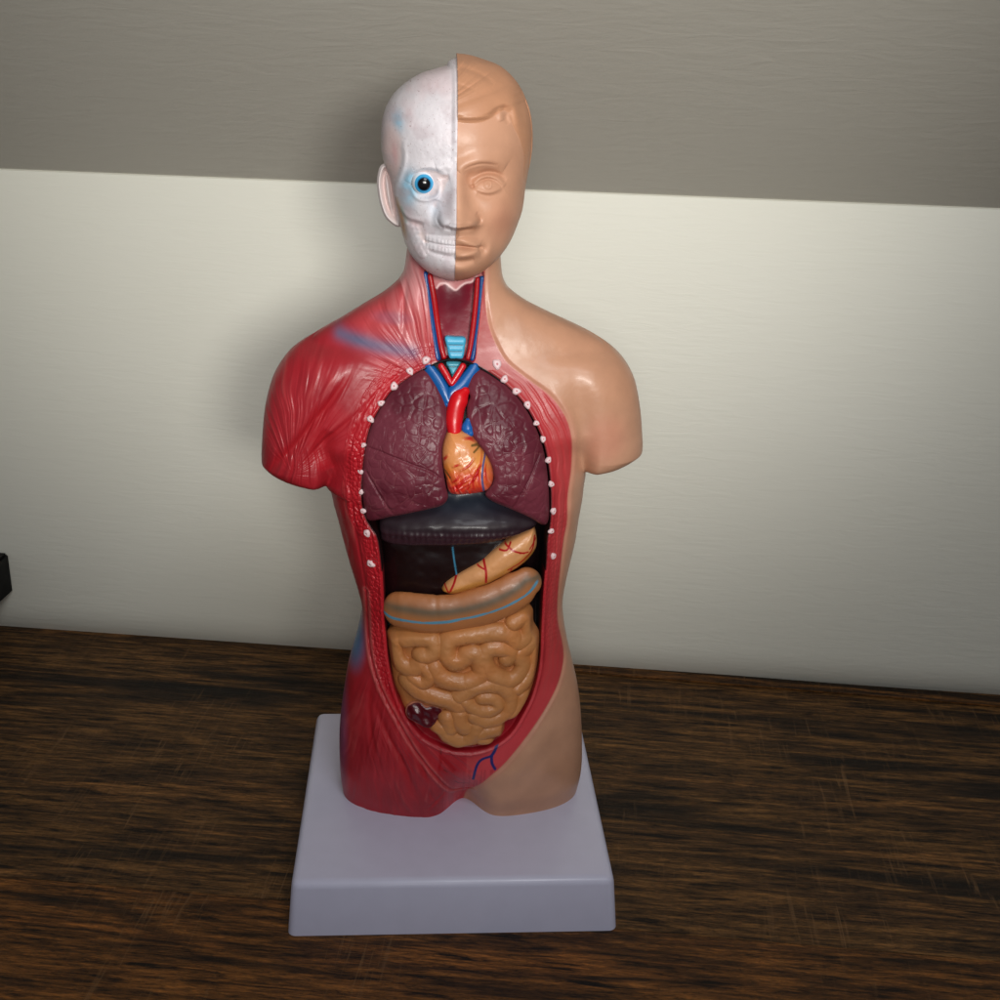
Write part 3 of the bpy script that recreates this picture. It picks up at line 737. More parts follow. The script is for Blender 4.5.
# ------------------------------------------------------------------ head
def ypl(py): return -16*sm(205, 275, np.asarray(py, float))
skL_px = [(449, 61), (445.5, 66), (436, 68.8), (417.6, 75), (399, 88), (388, 102.5), (382.3, 119), (381, 139), (382.5, 155), (387, 168), (391.5, 180), (395, 194), (398, 209), (400, 222), (403, 234), (406.5, 246), (413.5, 259), (425, 270.5), (439, 278), (450, 281)]
skR_px = [(459, 53.5), (470, 55), (484, 59.5), (501, 67), (516, 82), (526, 102), (530.3, 121), (530.8, 144), (527.5, 166), (524, 186), (521, 205), (516.5, 220), (510.5, 238), (502, 254), (490, 267), (478, 275.5), (463, 280.5)]
xs0, xs1 = on_y([(453.5, 60)], 0)[0], on_y([(452, 280)], -24)[0]
def XS(z): return np.interp(z, [226, 300], [-1.9, -1.6])
def head_prof(px, ztop, zbot):
    q = np.concatenate([on_y([p], ypl(p[1])) for p in px])[:, [0, 2]]
    q = np.vstack([[-1.7, ztop], q, [-1.7, zbot]])
    q = catmull(q, n=14)
    z = np.minimum.accumulate(q[:, 1]-np.arange(len(q))*1e-4)
    return q[::-1, 0], z[::-1]
_yc = smooth_table([200, 226, 236, 246, 258, 270, 310], [-10.5, -10.5, -9, -6.5, -3.5, -1.5, 0]) if False else None
zh = np.linspace(215, 310, 800)
def tabz(zs, vs, s=2.5):
    v = np.interp(zh, zs, vs); k = np.exp(-(np.arange(-60, 61)*(95/799)/s)**2); k /= k.sum()
    return np.convolve(np.pad(v, 60, 'edge'), k, 'valid')
YC = tabz([215, 228, 238, 248, 258, 270, 300], [-10.5, -10.5, -8.5, -6, -3.5, -1, 0])
DD = tabz([215, 228, 240, 250, 262, 275, 300], [17.5, 18.5, 22, 24.5, 27, 28.5, 28])
class Half:
    def __init__(s, px, ztop, zbot, side, extra):
        s.x, s.z = head_prof(px, ztop, zbot); s.zt, s.zb, s.side, s.ex = s.z.max(), s.z.min(), side, extra
    def a(s, z): return np.abs(np.interp(z, s.z, s.x)-XS(z))+1e-3
    def D(s, z):
        d = np.interp(z, zh, DD)+s.ex
        top = np.sqrt(np.clip(1-np.clip((z-272)/(s.zt-272), 0, 1)**2.2, 0, 1))
        bot = np.clip(1-np.clip((242-z)/(242-s.zb), 0, 1)**2.3, 0, 1)**(1/2.3)
        return d*top*(.12+.88*bot)
    def yc(s, z): return np.interp(z, zh, YC)
    def F(s, X, Z):
        u = np.clip(np.abs(X-XS(Z))/s.a(Z), 0, 1)
        return s.D(Z)*np.clip(1-u**2.25, 0, 1)**(1/2.25)-s.yc(Z)
skull_h = Half(skL_px, on_y([(452, 57.5)], 0)[0, 2], on_y([(452, 281.5)], -18)[0, 2], -1, -.3)
face_h = Half(skR_px, on_y([(452, 53)], 0)[0, 2], on_y([(452, 281.5)], -18)[0, 2], 1, 0)
def HP(pts, hf): return on_surf(pts, hf.F)
def hline(X, Z, hf, px, sig, amp, ends=True, n=40):
    l = resample(catmull(HP(px, hf), False, 6), n, False)
    d, t = seg_dist(X, Z, l, margin=sig*3.3, far=99, want_t=True)
    e = np.clip(np.sin(t*PI), 0, 1)**.5 if ends else 1
    return amp*np.exp(-(d/sig)**2)*e
def hg(X, Z, hf, p, sx, sz, amp):
    return amp*gs(X, Z, HP([p], hf)[0], sx, sz)

def nose(X, Z, hf, skull=False):
    top = HP([(455, 172)], hf)[0]; tip = HP([(456, 221)], hf)[0]
    t = np.clip((top[1]-Z)/(top[1]-tip[1]), -.3, 1.35)
    amp = np.interp(t, [-.3, 0, .3, .7, .95, 1.05, 1.16, 1.3], [0, .7, 2.2, 4.4, 6.6, 6.2, 2.2, 0])
    sig = np.interp(t, [-.3, 0, .5, .85, 1.05, 1.3], [2.8, 2.6, 2.9, 4.0, 4.7, 4.4])
    xc = XS(Z)+.35
    h = amp*np.exp(-(np.abs(X-xc)/sig)**2.2)
    s = 1 if hf.side > 0 else -1
    ala = (473, 219.5) if s > 0 else (442, 219)
    h += hg(X, Z, hf, ala, 2.1, 2.3, 2.3)
    return h
def face_rel(X, Z):
    hf = face_h; h = nose(X, Z, hf)
    h += hg(X, Z, hf, (487, 180), 5.4, 3.8, -2.2)+hg(X, Z, hf, (488.5, 185), 4.0, 2.1, 1.7)
    h += hg(X, Z, hf, (469, 180), 2.2, 3.0, -1.2)
    h += hline(X, Z, hf, [(459, 172), (466, 165), (480, 160.5), (496, 161), (506, 167)], 2.2, 1.2)
    h += hline(X, Z, hf, [(463, 170), (470, 166.5), (482, 163.5), (498, 165)], .45, -.35)
    h += hline(X, Z, hf, [(472, 187), (478, 179.5), (488, 176.5), (498, 179), (505, 186)], .75, .75)
    h += hline(X, Z, hf, [(474, 181), (480, 175), (489, 172.5), (499, 174.5), (506, 181)], .8, -.5)
    h += hline(X, Z, hf, [(475, 186.5), (481, 181.5), (489, 179.6), (496, 181.5), (502, 186.5)], .42, -.32)
    h += hline(X, Z, hf, [(474, 188), (482, 191.5), (491, 192), (501, 188)], .6, .45)
    h += hline(X, Z, hf, [(477, 193), (487, 197), (497, 195), (504, 190)], .9, -.4)
    h += hg(X, Z, hf, (472.5, 187), .8, .7, -.7)
    q_ = HP([(488, 184.8)], hf)[0]; rr_ = np.hypot(X-q_[0], Z-q_[1])
    h += .15*np.exp(-((rr_-1.15)/.25)**2)+.2*np.exp(-(rr_/.6)**2)
    h += hline(X, Z, hf, [(476, 212), (480, 218), (479, 224)], .7, -.8)
    h += hline(X, Z, hf, [(459, 226.5), (466, 227.5), (474, 226)], .9, -.9)+hg(X, Z, hf, (500, 214), 5.5, 5.5, .9)+hg(X, Z, hf, (478, 232), 2.2, 4, -.5)
    h += hg(X, Z, hf, (458, 246), 8.5, 7.5, 1.7)
    h += hline(X, Z, hf, [(453, 239), (459, 238), (469, 241), (480, 246)], 1.5, 1.5)
    h += hline(X, Z, hf, [(453, 253.5), (463, 253.5), (472, 252), (479, 249)], 1.7, 1.8)
    h += hline(X, Z, hf, [(451, 246), (458, 245.6), (466, 246.4), (474, 247), (483, 247.5)], .6, -1.25)
    h += hline(X, Z, hf, [(453, 232), (458, 235)], 1.0, -.5)
    h += hg(X, Z, hf, (484, 249), 1.2, 1.6, -.8)+hg(X, Z, hf, (490, 250), 1.6, 2.6, .6)
    h += hline(X, Z, hf, [(453, 260), (463, 260), (474, 258)], 1.3, -1.0)
    h += hg(X, Z, hf, (459, 268.5), 5.0, 3.2, 1.6)
    h += hg(X, Z, hf, (502, 206), 6, 6, .8)
    h += hg(X, Z, hf, (500, 235), 6, 7, -.7)
    # hair cap
    hl = HP([(440, 122), (456.5, 122), (468, 123.5), (481, 122.5), (491, 118.5), (498, 113), (504, 110), (509, 113), (513, 126), (520, 140), (524, 158), (524, 180), (540, 190), (560, 120), (540, 30), (440, 30)], hf)
    hl = resample(catmull(hl, True, 4), 90)
    sd = sdist(X, Z, hl, 40)
    q0 = HP([(560, 60)], hf)[0]
    ang = np.arctan2(Z-HP([(420, 118)], hf)[0][1], X-HP([(420, 118)], hf)[0][0])
    st = vnoise(ang*11, np.hypot(X, Z-260)*.03, 3)+.5*vnoise(ang*38, np.hypot(X, Z-260)*.05, 4)
    zt = sm(HP([(470, 118)], hf)[0][1], HP([(470, 95)], hf)[0][1], Z)
    side_ = sm(HP([(512, 130)], hf)[0][0], HP([(524, 130)], hf)[0][0], X)
    hair = (2.1-1.5*side_)*(1-sm(-2.4-1.0*side_, .2+side_, sd))+np.where(sd < 0, .62*st*(.3+.7*zt), 0)
    h = 1.25*h+hair
    h += hline(X, Z, hf, [(501, 108), (500, 114), (502, 121)], 1.0, .8)+hline(X, Z, hf, [(508, 112), (506, 118), (509, 124)], .8, -.7)
    h += hline(X, Z, hf, [(453, 66), (468, 69), (484, 76), (494, 84)], .8, -.5)+hline(X, Z, hf, [(453, 82), (464, 86), (474, 89)], .6, -.35)
    h += hline(X, Z, hf, [(455, 60), (472, 59), (488, 66)], .7, .4)
    return h, sd
def skull_rel(X, Z):
    hf = skull_h; h = 1.25*nose(X, Z, hf)
    h += hg(X, Z, hf, (430, 182), 6.2, 4.6, -1.9)
    h += hline(X, Z, hf, [(447, 176), (438, 169), (425, 167), (412, 172), (407, 182)], 1.0, 1.1)
    h += hline(X, Z, hf, [(452, 168), (443, 166), (436, 168)], 1.4, .9)
    h += hline(X, Z, hf, [(450, 178), (444, 179), (440, 182)], .9, -1.0)
    h += hline(X, Z, hf, [(410, 186), (416, 197), (426, 200), (437, 196), (440, 184)], .7, .8)
    # temple line and cheek bone
    h += hline(X, Z, hf, [(404, 140), (405, 160), (401, 174), (396, 188), (398, 204), (408, 217), (424, 222)], .9, 1.0)
    tp = inside(X, Z, HP([(376, 125), (404, 138), (404, 160), (399, 175), (394, 190), (376, 190)], hf))
    h += np.where(tp, -.5, 0)*0
    h += hg(X, Z, hf, (392, 152), 3.6, 9, -1.4)
    h += hg(X, Z, hf, (412, 205), 5, 5, 1.0)
    h += hline(X, Z, hf, [(398, 206), (407, 220), (424, 225.5)], .9, -1.4)
    h += hline(X, Z, hf, [(437, 200), (434, 214), (435, 224)], 1.4, -.9)
    h += hline(X, Z, hf, [(440, 211), (437.5, 219), (442, 225), (449, 223)], .6, -.9)
    h += hline(X, Z, hf, [(444, 226), (452, 227)], .8, -1.2)
    h += hg(X, Z, hf, (420, 237), 4.5, 5.5, -1.3)
    h += hg(X, Z, hf, (452, 246), 8, 7.5, 1.4)
    # jaw ramus
    rl = resample(HP([(409, 224), (414, 240), (421, 254)], hf), 20, False)
    dr, tr_ = seg_dist(X, Z, rl, margin=4, far=99, want_t=True)
    h += .9*np.exp(-(dr/1.5)**4)+.12*np.sin(tr_*26+2*X)*np.exp(-(dr/1.4)**2)
    rl = resample(HP([(416, 226), (419, 238), (426, 250)], hf), 20, False)
    dr, tr_ = seg_dist(X, Z, rl, margin=4, far=99, want_t=True)
    h += .5*np.exp(-(dr/.8)**2)+.10*np.sin(tr_*30)*np.exp(-(dr/1.0)**2)-.0
    # teeth
    up_ = HP([(424, 236), (455, 240), (424, 243), (455, 246), (424, 250), (455, 253.5)], hf)
    um = resample(catmull(HP([(424, 238.5), (438, 240.5), (454, 242)], hf), False, 6), 30, False)
    lm = resample(catmull(HP([(425, 245), (438, 248), (454, 250)], hf), False, 6), 30, False)
    for l_, fq in ((um, 24), (lm, 24)):
        d, t = seg_dist(X, Z, l_, margin=5, far=99, want_t=True)
        h += (.28+.14*np.abs(np.sin(t*fq+.4*np.sin(t*9))))*np.exp(-(d/1.0)**4)*sm(0, .1, t)
    h += hline(X, Z, hf, [(425, 241.5), (438, 244), (455, 246)], .45, -.5, False)
    h += hline(X, Z, hf, [(427, 234), (440, 236), (455, 236.5)], .6, -.4)
    h += hline(X, Z, hf, [(428, 251), (440, 254.5), (455, 256.5)], .7, -.7)
    h += hg(X, Z, hf, (452, 268), 5, 3.4, 1.4)
    h += hline(X, Z, hf, [(402, 240), (410, 257), (424, 270), (440, 277)], 1.3, .5)
    h += .05*fbm(X*.8, Z*.8, 12)
    h += 1.0*(1-sm(.5, 2.0, np.abs(X-XS(Z))))*sm(HP([(450, 180)], hf)[0][1], HP([(450, 110)], hf)[0][1], Z)
    return h
def build_half(name, hf, rel, nz, nf):
    zz = np.linspace(hf.zb+.002, hf.zt-.002, 5000)
    a_ = hf.a(zz); dn = np.sqrt(1+np.clip(np.gradient(a_, zz), -40, 40)**2+np.clip(np.gradient(hf.D(zz), zz), -40, 40)**2)
    cum = np.r_[0, np.cumsum(.5*(dn[1:]+dn[:-1])*np.diff(zz))]
    z = np.interp(np.linspace(0, cum[-1], nz), cum, zz)
    ph = np.r_[np.linspace(PI/2, 0, nf), np.linspace(0, -PI/2, nf//3)[1:]]
    cx = np.abs(np.cos(ph))**(2/2.25); sy = np.sign(np.sin(ph))*np.abs(np.sin(ph))**(2/2.25)
    # more even spacing across the front
    tq = np.linspace(0, 1, nf); cx[:nf] = (1-.5)*cx[:nf]+.5*tq; cx[0] = 0; cx[nf-1] = 1
    sy[:nf] = np.clip(1-cx[:nf]**2.25, 0, 1)**(1/2.25)
    Z = np.repeat(z[:, None], len(ph), 1)
    X = XS(Z)+hf.side*hf.a(Z)*cx[None]
    Yb = hf.yc(Z)-hf.D(Z)*sy[None]
    r = rel(X, Z); sd = None
    if isinstance(r, tuple): r, sd = r
    # push along an outward direction that turns sideways at the edge
    fm = sm(-.05, .25, sy)[None]
    ny = np.clip(sy, 0, 1)[None]**.6; nx = cx[None]**6
    e = r*fm
    zfac = sm(hf.zt, hf.zt-3, Z)*sm(hf.zb, hf.zb+1.0, Z)
    if sd is not None: e = np.where(sy[None] < .25, np.maximum(e, 1.2*(Z > 262)*1.0*sm(262, 268, Z)), e)
    Y = Yb-e*ny*zfac
    X2 = X+hf.side*np.clip(e, -.6, 1.5)*nx*.8*zfac*0.3
    # closing wall on the seam plane
    W = np.stack([XS(Z[:, :1])+0*X[:, :1], np.zeros_like(X[:, :1]), Z[:, :1]], -1)
    V = np.concatenate([np.stack([X2, Y, Z], -1), np.stack([XS(Z[:, :1]), hf.yc(Z[:, :1]), Z[:, :1]], -1)], 1)
    return V, X, Z, r, sd, sy
V, X, Z, r, sd, sy = build_half('skull', skull_h, skull_rel, 620, 330)
c = np.empty(X.shape+(3,)); c[:] = lin(212, 206, 210)
hf = skull_h
def hs(p, sx, sz): return gs(X, Z, HP([p], hf)[0], sx, sz)
c = mixc(c, lin(120, 186, 214), hs((397, 121), 2.0, 3.0)*.85)
c = mixc(c, lin(206, 70, 96), hs((394, 155), 1.2, 4.0)*.8)
c = mixc(c, lin(226, 190, 190), hs((389, 160), 2.4, 12)*.7)
c = mixc(c, lin(128, 196, 226), np.clip(hs((408, 190), 2.6, 4.6)+hs((412, 182), 2.0, 3), 0, 1)*.75)
c = mixc(c, lin(190, 215, 235), hs((436, 200), 2.4, 6)*.5)
c = mixc(c, lin(222, 196, 190), sm(.25, .9, -r)*.55)
c = mixc(c, lin(214, 176, 166), sm(skull_h.zb+9, skull_h.zb+2, Z)*.6)
c = mixc(c, lin(90, 180, 170), hline(X, Z, hf, [(401, 205), (404, 218), (407, 224)], .7, .7))
c = mixc(c, lin(172, 118, 26), np.clip(hline(X, Z, hf, [(396, 195), (400, 212), (403, 226), (405, 240)], .9, 1.0), 0, 1))
c = mixc(c, lin(186, 172, 176), sm(-.1, .9, fbm(X*.22, Z*.22, 77))*.55)
c = mixc(c, lin(206, 170, 172), sm(.0, .9, fbm(X*.12, Z*.12, 78))*.35)
sp = vnoise(X*3.5, Z*3.5, 91); c = mixc(c, lin(120, 70, 60), sm(.78, .93, sp)*.55)
Kc = np.concatenate([c, c[:, :1]], 1)
skull = mesh_grid('skull_half', V, M_head, model, Kc, wrap=True, flip=False)
V, X, Z, r, sd, sy = build_half('face', face_h, face_rel, 620, 330)
c = np.empty(X.shape+(3,)); c[:] = skin_c
c = mixc(c, lin(188, 138, 109), sm(-.4, .9, fbm(X*.06, Z*.06, 60))*.5)
c = mixc(c, lin(180, 127, 92), np.where(sd < 0, .6, 0))
c = mixc(c, lin(166, 112, 82), sm(.5, 1.6, -r)*.35)  # occlusion shade painted into the hollows of the face
hf = face_h
c = mixc(c, lin(196, 128, 106), gs(X, Z, HP([(503, 222)], hf)[0], 5, 6)*.3)
Kc = np.concatenate([c, np.ones_like(c[:, :1])*lin(226, 200, 190)], 1)
face = mesh_grid('face_half', V, M_head, model, Kc, wrap=True, flip=True)

# eyeball
q = HP([(424, 184)], skull_h)[0]
k = 64; rows = []; cc = []
for i in range(25):
    a = (i/24)*PI*.62+1e-3
    ang = np.linspace(0, 2*PI, k, endpoint=False); R = 3.9
    rows.append(np.stack([R*math.sin(a)*np.cos(ang), np.full(k, -R*math.cos(a)), R*math.sin(a)*np.sin(ang)], -1))
    rr = R*math.sin(a)
    col = lin(10, 9, 12) if rr < 2.0 else (lin(34, 112, 160) if rr < 2.35 else (lin(62, 154, 200) if rr < 3.0 else lin(214, 222, 230)))
    cc.append(np.repeat(col[None], k, 0))
eye = mesh_grid('eyeball', np.array(rows), M_eye, skull, np.array(cc), wrap=True, flip=True)
eye.location = (q[0]*.001, -(skull_h.F(q[0:1], q[1:2])[0]-3.0)*.001, q[1]*.001)

# ears
ear_px = [(390, 163), (384.5, 162), (379.5, 167), (377, 180), (378, 192), (380.5, 204), (385, 215), (391, 221), (397.5, 224.5), (401, 222), (401, 206), (399, 192), (397, 178)]
def ear(px, mirror=False):
    o = on_y(px, -1.0)[:, [0, 2]]
    xa = o[:, 0].max()
    def Ge(X, Z): return 7.0+.35*(X-xa)
    if mirror:
        o = o.copy(); o[:, 0] = -3.6-o[:, 0]+.0; xa2 = o[:, 0].min(); Gm = lambda X, Z: 1.0-.75*(X-xa2)
    ctr = o.mean(0)
    oo = resample(catmull(o, True, 6), 120)
    def rel(X, Z, d):
        s = -1 if mirror else 1
        return .9*np.exp(-((d-.9)/.55)**2)-1.7*np.exp(-((d-2.3)/.8)**2)*sm(ctr[1]-8, ctr[1]-4, Z)+.6*np.exp(-((d-3.6)/.8)**2)
    def col(X, Z, d):
        c = np.ones(X.shape+(3,))*(skin_c if mirror else lin(220, 208, 206))
        return mixc(c, lin(196, 160, 152) if not mirror else lin(200, 130, 90), np.exp(-((d-2.2)/.7)**2)*.5)
    return pillow('ear', None, 0, 1.0, 2.2, M_head, face if mirror else skull, rel, col, nr=50, nt=160, G=Gm if mirror else Ge, xz=o)
ear(ear_px)

# ------------------------------------------------------------------ setting
def world_grid_plane(name, a, b, c_, d, mat, kind='structure', parent=None, nx=2, ny=2):
    bm = bmesh.new(); vs = [bm.verts.new(Vector(p)*.001) for p in (a, b, c_, d)]; bm.faces.new(vs)
    o = bm_obj(name, bm, mat, parent)
    if kind: o['kind'] = kind
    return o
wd = Vector((1, WALL_S, 0)).normalized()      # along the wall
wn = Vector((wd.y, -wd.x, 0))                 # towards the room
W0 = Vector((0, WALL_Y, 0))
def WP(s, n, z): return W0+wd*s+wn*n+Vector((0, 0, z))

def wall_mat(name, color, bump=.35, rough=.55):
    m, nt, b = new_mat(name); N = nt.nodes; L = nt.links
    tc = N.new('ShaderNodeTexCoord'); mp = N.new('ShaderNodeMapping'); mp.inputs['Scale'].default_value = (30, 30, 190)
    mp.inputs['Rotation'].default_value = (0, .06, 0)
    L.new(tc.outputs['Object'], mp.inputs['Vector'])
    n = N.new('ShaderNodeTexNoise'); n.inputs['Scale'].default_value = 1.6; n.inputs['Detail'].default_value = 4; n.inputs['Roughness'].default_value = .55; n.inputs['Distortion'].default_value = .8
    L.new(mp.outputs[0], n.inputs['Vector'])
    n2 = N.new('ShaderNodeTexNoise'); n2.inputs['Scale'].default_value = 9; n2.inputs['Detail'].default_value = 3
    L.new(tc.outputs['Object'], n2.inputs['Vector'])
    mu = N.new('ShaderNodeMath'); mu.operation = 'MULTIPLY'
    L.new(n.outputs['Fac'], mu.inputs[0]); L.new(n2.outputs['Fac'], mu.inputs[1])
    bp = N.new('ShaderNodeBump'); bp.inputs['Strength'].default_value = bump; bp.inputs['Distance'].default_value = .0012
    L.new(mu.outputs[0], bp.inputs['Height']); L.new(bp.outputs[0], b.inputs['Normal'])
    mr = N.new('ShaderNodeMixRGB'); cc = lin(*color); mr.inputs[1].default_value = (*cc, 1); mr.inputs[2].default_value = (*(cc*np.array([.93, .92, .88])), 1)
    n3 = N.new('ShaderNodeTexNoise'); n3.inputs['Scale'].default_value = 6; L.new(tc.outputs['Object'], n3.inputs['Vector'])
    L.new(n3.outputs['Fac'], mr.inputs[0]); L.new(mr.outputs[0], b.inputs['Base Color'])
    b.inputs['Roughness'].default_value = rough; b.inputs['Specular IOR Level'].default_value = .35
    return m
M_wall = wall_mat('cream_wall_paint', (228, 227, 216), .34)
M_ceil = wall_mat('slope_paint', (184, 181, 172), .4)
Lw = 900
bm = bmesh.new()
prof = [(-5, -60), (-5, 0)]+[(-5*(1-q_)**2.4, 19*q_) for q_ in (.1, .2, .3, .4, .5, .6, .7, .8, .9)]+[(0, 19), (0, WALL_H-1.6), (-.4, WALL_H-.5), (-1.4, WALL_H)]  # foot curves back, a shape added so the lowest band shades darker
ring = [[bm.verts.new(WP(s, n, z)*.001) for n, z in prof] for s in (-Lw, Lw)]
for i in range(len(prof)-1): bm.faces.new([ring[0][i], ring[1][i], ring[1][i+1], ring[0][i+1]])
wall = bm_obj('wall', bm, M_wall, None, True); wall.data.set_sharp_from_angle(angle=math.radians(25)); tag(wall, 'cream painted lower wall behind the torso model', 'wall', 'structure')
BETA = math.radians(50)                         # slope leans out over the table
k = 700
ceil = world_grid_plane('ceiling', WP(-Lw, -1.6, WALL_H-.2), WP(Lw, -1.6, WALL_H-.2), WP(Lw, k*math.sin(BETA), WALL_H+k*math.cos(BETA)), WP(-Lw, k*math.sin(BETA), WALL_H+k*math.cos(BETA)), M_ceil)

# table ------------------------------------------------------------------
def wood_mat(name='dark_wood', loc=(0, 0, 0), warm=0.0):
    m, nt, b = new_mat(name); N = nt.nodes; L = nt.links
    tc = N.new('ShaderNodeTexCoord')
    def mapped(sc, loc_=(0, 0, 0)):
        mp = N.new('ShaderNodeMapping'); mp.inputs['Scale'].default_value = sc; mp.inputs['Location'].default_value = (loc_[0]+loc[0], loc_[1]+loc[1], loc_[2])
        L.new(tc.outputs['Object'], mp.inputs['Vector']); return mp.outputs[0]
    def noise(v, s, d, r=.6, di=0.):
        n = N.new('ShaderNodeTexNoise'); n.inputs['Scale'].default_value = s; n.inputs['Detail'].default_value = d; n.inputs['Roughness'].default_value = r; n.inputs['Distortion'].default_value = di
        L.new(v, n.inputs['Vector']); return n.outputs['Fac']
    def ramp(f, st):
        r = N.new('ShaderNodeValToRGB'); el = r.color_ramp.elements
        while len(el) < len(st): el.new(.5)
        for e, (p, c) in zip(el, st): e.position = p; e.color = (*c, 1) if len(c) == 3 else c
        L.new(f, r.inputs[0]); return r.outputs[0]
    def mix(f, a, b_, t='MIX'):
        x = N.new('ShaderNodeMixRGB'); x.blend_type = t
        if isinstance(f, (int, float)): x.inputs[0].default_value = f
        else: L.new(f, x.inputs[0])
        for i, v in ((1, a), (2, b_)):
            if isinstance(v, tuple): x.inputs[i].default_value = (*v, 1)
            else: L.new(v, x.inputs[i])
        return x.outputs[0]
    big = noise(mapped((3.0, 34, 1)), 1.3, 6, .62, .5)
    wv_ = np.array([1+.25*warm, 1+.02*warm, 1-.25*warm])
    def wl(*c): return tuple(lin(*c)*wv_)
    base = ramp(big, [(.34, wl(24, 17, 10)), (.41, wl(66, 46, 26)), (.50, wl(138, 97, 52)), (.57, wl(84, 58, 33)), (.67, wl(168, 116, 62))])
    fine = noise(mapped((34, 360, 1)), 1.0, 8, .75, .5)
    c1 = mix(ramp(fine, [(.38, (0, 0, 0)), (.62, (1, 1, 1))]), tuple(lin(24, 17, 11)), base)
    fib = noise(mapped((190, 1100, 1)), 1.0, 6, .8, 1.0)
    c2 = mix(.75, c1, ramp(fib, [(.36, (.12, .12, .12)), (.5, (1, 1, 1)), (.66, (1.9, 1.75, 1.55))]), 'MULTIPLY')
    # saw marks across the grain
    saw = noise(mapped((460, 24, 1)), 1.0, 4, .65, .8)
    sawm = noise(mapped((14, 12, 1), (3, 1, 0)), 1.0, 2)
    sm_ = N.new('ShaderNodeMath'); sm_.operation = 'MULTIPLY'
    L.new(ramp(saw, [(.56, (0, 0, 0)), (.68, (1, 1, 1))]), sm_.inputs[0]); L.new(ramp(sawm, [(.45, (0, 0, 0)), (.62, (.4, .4, .4))]), sm_.inputs[1])
    c3 = mix(sm_.outputs[0], c2, tuple(lin(150, 112, 74)))
    L.new(c3, b.inputs['Base Color'])
    ro = ramp(fine, [(.3, (.62, .62, .62)), (.7, (.40, .40, .40))]); L.new(ro, b.inputs['Roughness'])
    b.inputs['Specular IOR Level'].default_value = .22
    ad = N.new('ShaderNodeMath'); ad.operation = 'ADD'; L.new(fib, ad.inputs[0]); L.new(fine, ad.inputs[1])
    ad2 = N.new('ShaderNodeMath'); ad2.operation = 'MULTIPLY_ADD'; L.new(sm_.outputs[0], ad2.inputs[0]); ad2.inputs[1].default_value = .5; L.new(ad.outputs[0], ad2.inputs[2])
    bp = N.new('ShaderNodeBump'); bp.inputs['Strength'].default_value = .8; bp.inputs['Distance'].default_value = .0008
    L.new(ad2.outputs[0], bp.inputs['Height']); L.new(bp.outputs[0], b.inputs['Normal'])
    return m
M_wood = wood_mat()
M_wood2 = wood_mat('warm_wood', (1.7, 5.3, 0), 1.0)
M_strip = wood_mat('strip_wood', (4.7, 2.3, 0), .6)
table = bpy.data.objects.new('wooden_table', None); COL.objects.link(table)
table.location = (W0*.001); rz = math.atan2(wd.y, wd.x); table.rotation_euler = (0, 0, rz)
tag(table, 'dark brown wood grain table top under the white base, pushed against the cream wall', 'table')
def slab(name, x0, x1, y0, y1, z0, z1, mat, parent, bev=.0006, shift=(0, 0, 0)):
    bm = bmesh.new(); bmesh.ops.create_cube(bm, size=1)
    for v in bm.verts: v.co = Vector(((x0+x1)/2+v.co.x*(x1-x0), (y0+y1)/2+v.co.y*(y1-y0), (z0+z1)/2+v.co.z*(z1-z0)))*.001
    if bev: bmesh.ops.bevel(bm, geom=list(bm.edges), offset=bev, segments=2, affect='EDGES')
    return bm_obj(name, bm, mat, parent)
# planks run along the wall; the joints lie where the photo shows them
cuts = [0, -174, -330]
off = [0, 0.0]
ys = [7.9, -191.0, -520.0]
for i in range(2):
    p = slab('plank', -900, 900, ys[i+1]+.03, ys[i]-.03, -22, 0, (M_wood, M_wood2)[i], table, .00012)
bs = slab('back_strip', 25, 900, -1.5, 8, .02, 1.0, M_strip, table, .0003); bs.rotation_euler = (0, 0, math.radians(-1.3))

# black box on the wall at the left edge
bx = bpy.data.objects.new('wall_box', None); COL.objects.link(bx)

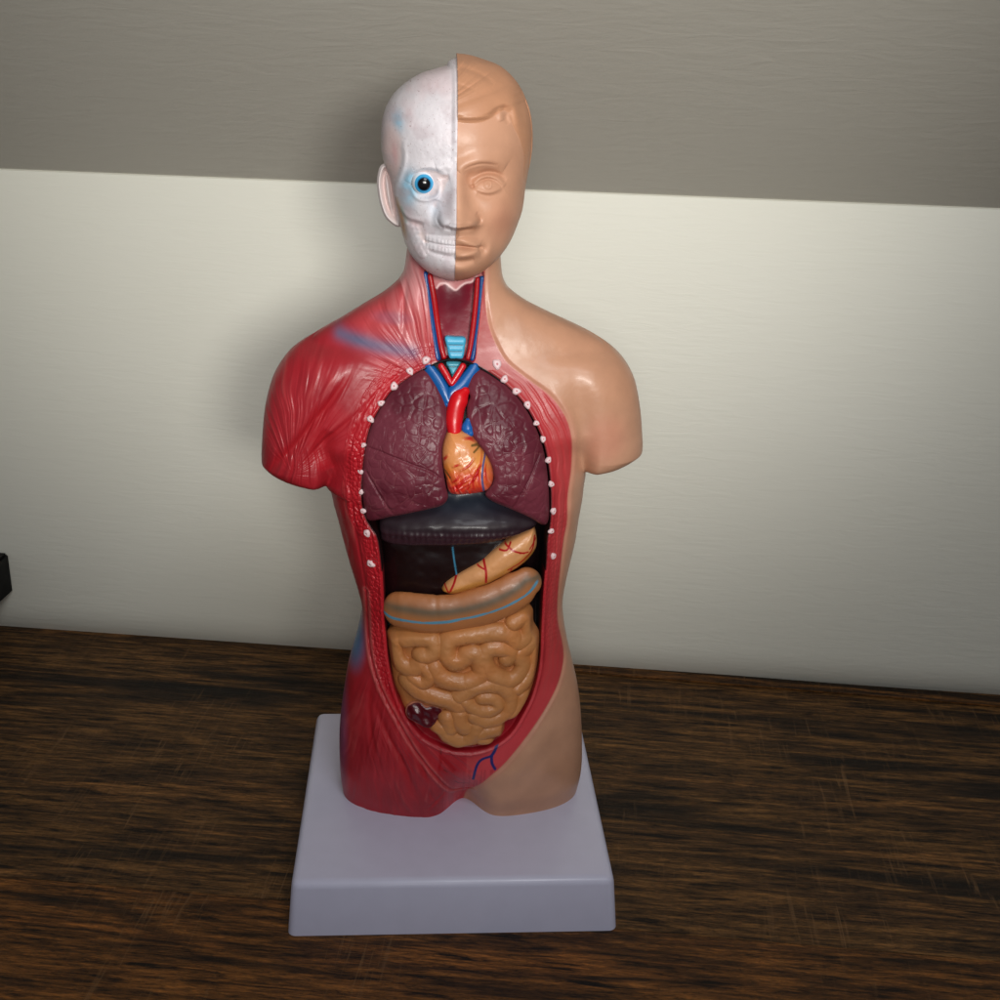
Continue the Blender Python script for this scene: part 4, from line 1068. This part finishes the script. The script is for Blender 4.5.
# ------------------------------------------------------------------ camera
cam_d = bpy.data.cameras.new('camera'); cam = bpy.data.objects.new('camera', cam_d); COL.objects.link(cam)
cam.matrix_world = Matrix(((_R[0], _U[0], -_f[0], CO[0]*.001), (_R[1], _U[1], -_f[1], CO[1]*.001), (_R[2], _U[2], -_f[2], CO[2]*.001), (0, 0, 0, 1)))
cam_d.sensor_fit = 'HORIZONTAL'; cam_d.sensor_width = 36; cam_d.lens = 36*CF/1000
cam_d.clip_start = .01; cam_d.clip_end = 50
scene.camera = cam

# black box
def wallray(px, py, n=0):
    d = ray([(px, py)])[0]; p0 = np.array(W0+wn*n); nn = np.array(wn)
    t = ((p0-CO)@nn)/(d@nn); return CO+d*t
e1 = Vector(wallray(9, 552, 0)); e2 = Vector(wallray(14, 591, 0))
s1 = (e1-W0).dot(wd); 
bx.location = e2*.001
bx.rotation_euler = (0, 0, rz)
tag(bx, 'black plastic box fixed to the wall at the left edge of the photo', 'wall box')
hh = (e1.z-e2.z)
slab('casing', -90, 0, -34, -.5, 0, hh, M_black, bx, .0012)
slab('front_panel', -88, -3, -36, -34.1, 3, hh-3, M_black, bx, .0004)

# ------------------------------------------------------------------ light
w = bpy.data.worlds.new('World'); scene.world = w; w.use_nodes = True
bg = w.node_tree.nodes['Background']; bg.inputs[0].default_value = (.93, .96, 1.0, 1); bg.inputs[1].default_value = .145
def lamp(name, kind, loc, target, energy, color, **kw):
    d = bpy.data.lights.new(name, kind); d.energy = energy; d.color = color
    for k_, v_ in kw.items(): setattr(d, k_, v_)
    o = bpy.data.objects.new(name, d); COL.objects.link(o); o.location = loc
    o.rotation_mode = 'QUATERNION'
    o.rotation_quaternion = (Vector(target)-Vector(loc)).to_track_quat('-Z', 'Y'); return o
lamp('key_lamp', 'SPOT', (.16, -.85, .41), (.015, .03, .305), 18, (1.0, .975, .92), shadow_soft_size=.08, spot_size=math.radians(34), spot_blend=1.0)
lamp('front_lamp', 'SPOT', (-.02, -.72, .40), (.0, .05, .285), 8, (1.0, .98, .94), shadow_soft_size=.09, spot_size=math.radians(46), spot_blend=1.0)
lamp('fill_lamp', 'AREA', (.15, -.60, .80), (0, .02, .24), 2.6, (.95, .97, 1.0), shape='DISK', size=.35)

scene.view_settings.view_transform = 'Standard'; scene.view_settings.look = 'None'
scene.view_settings.exposure = 0; scene.view_settings.gamma = 1
scene.render.engine = 'CYCLES'
scene.cycles.max_bounces = 6
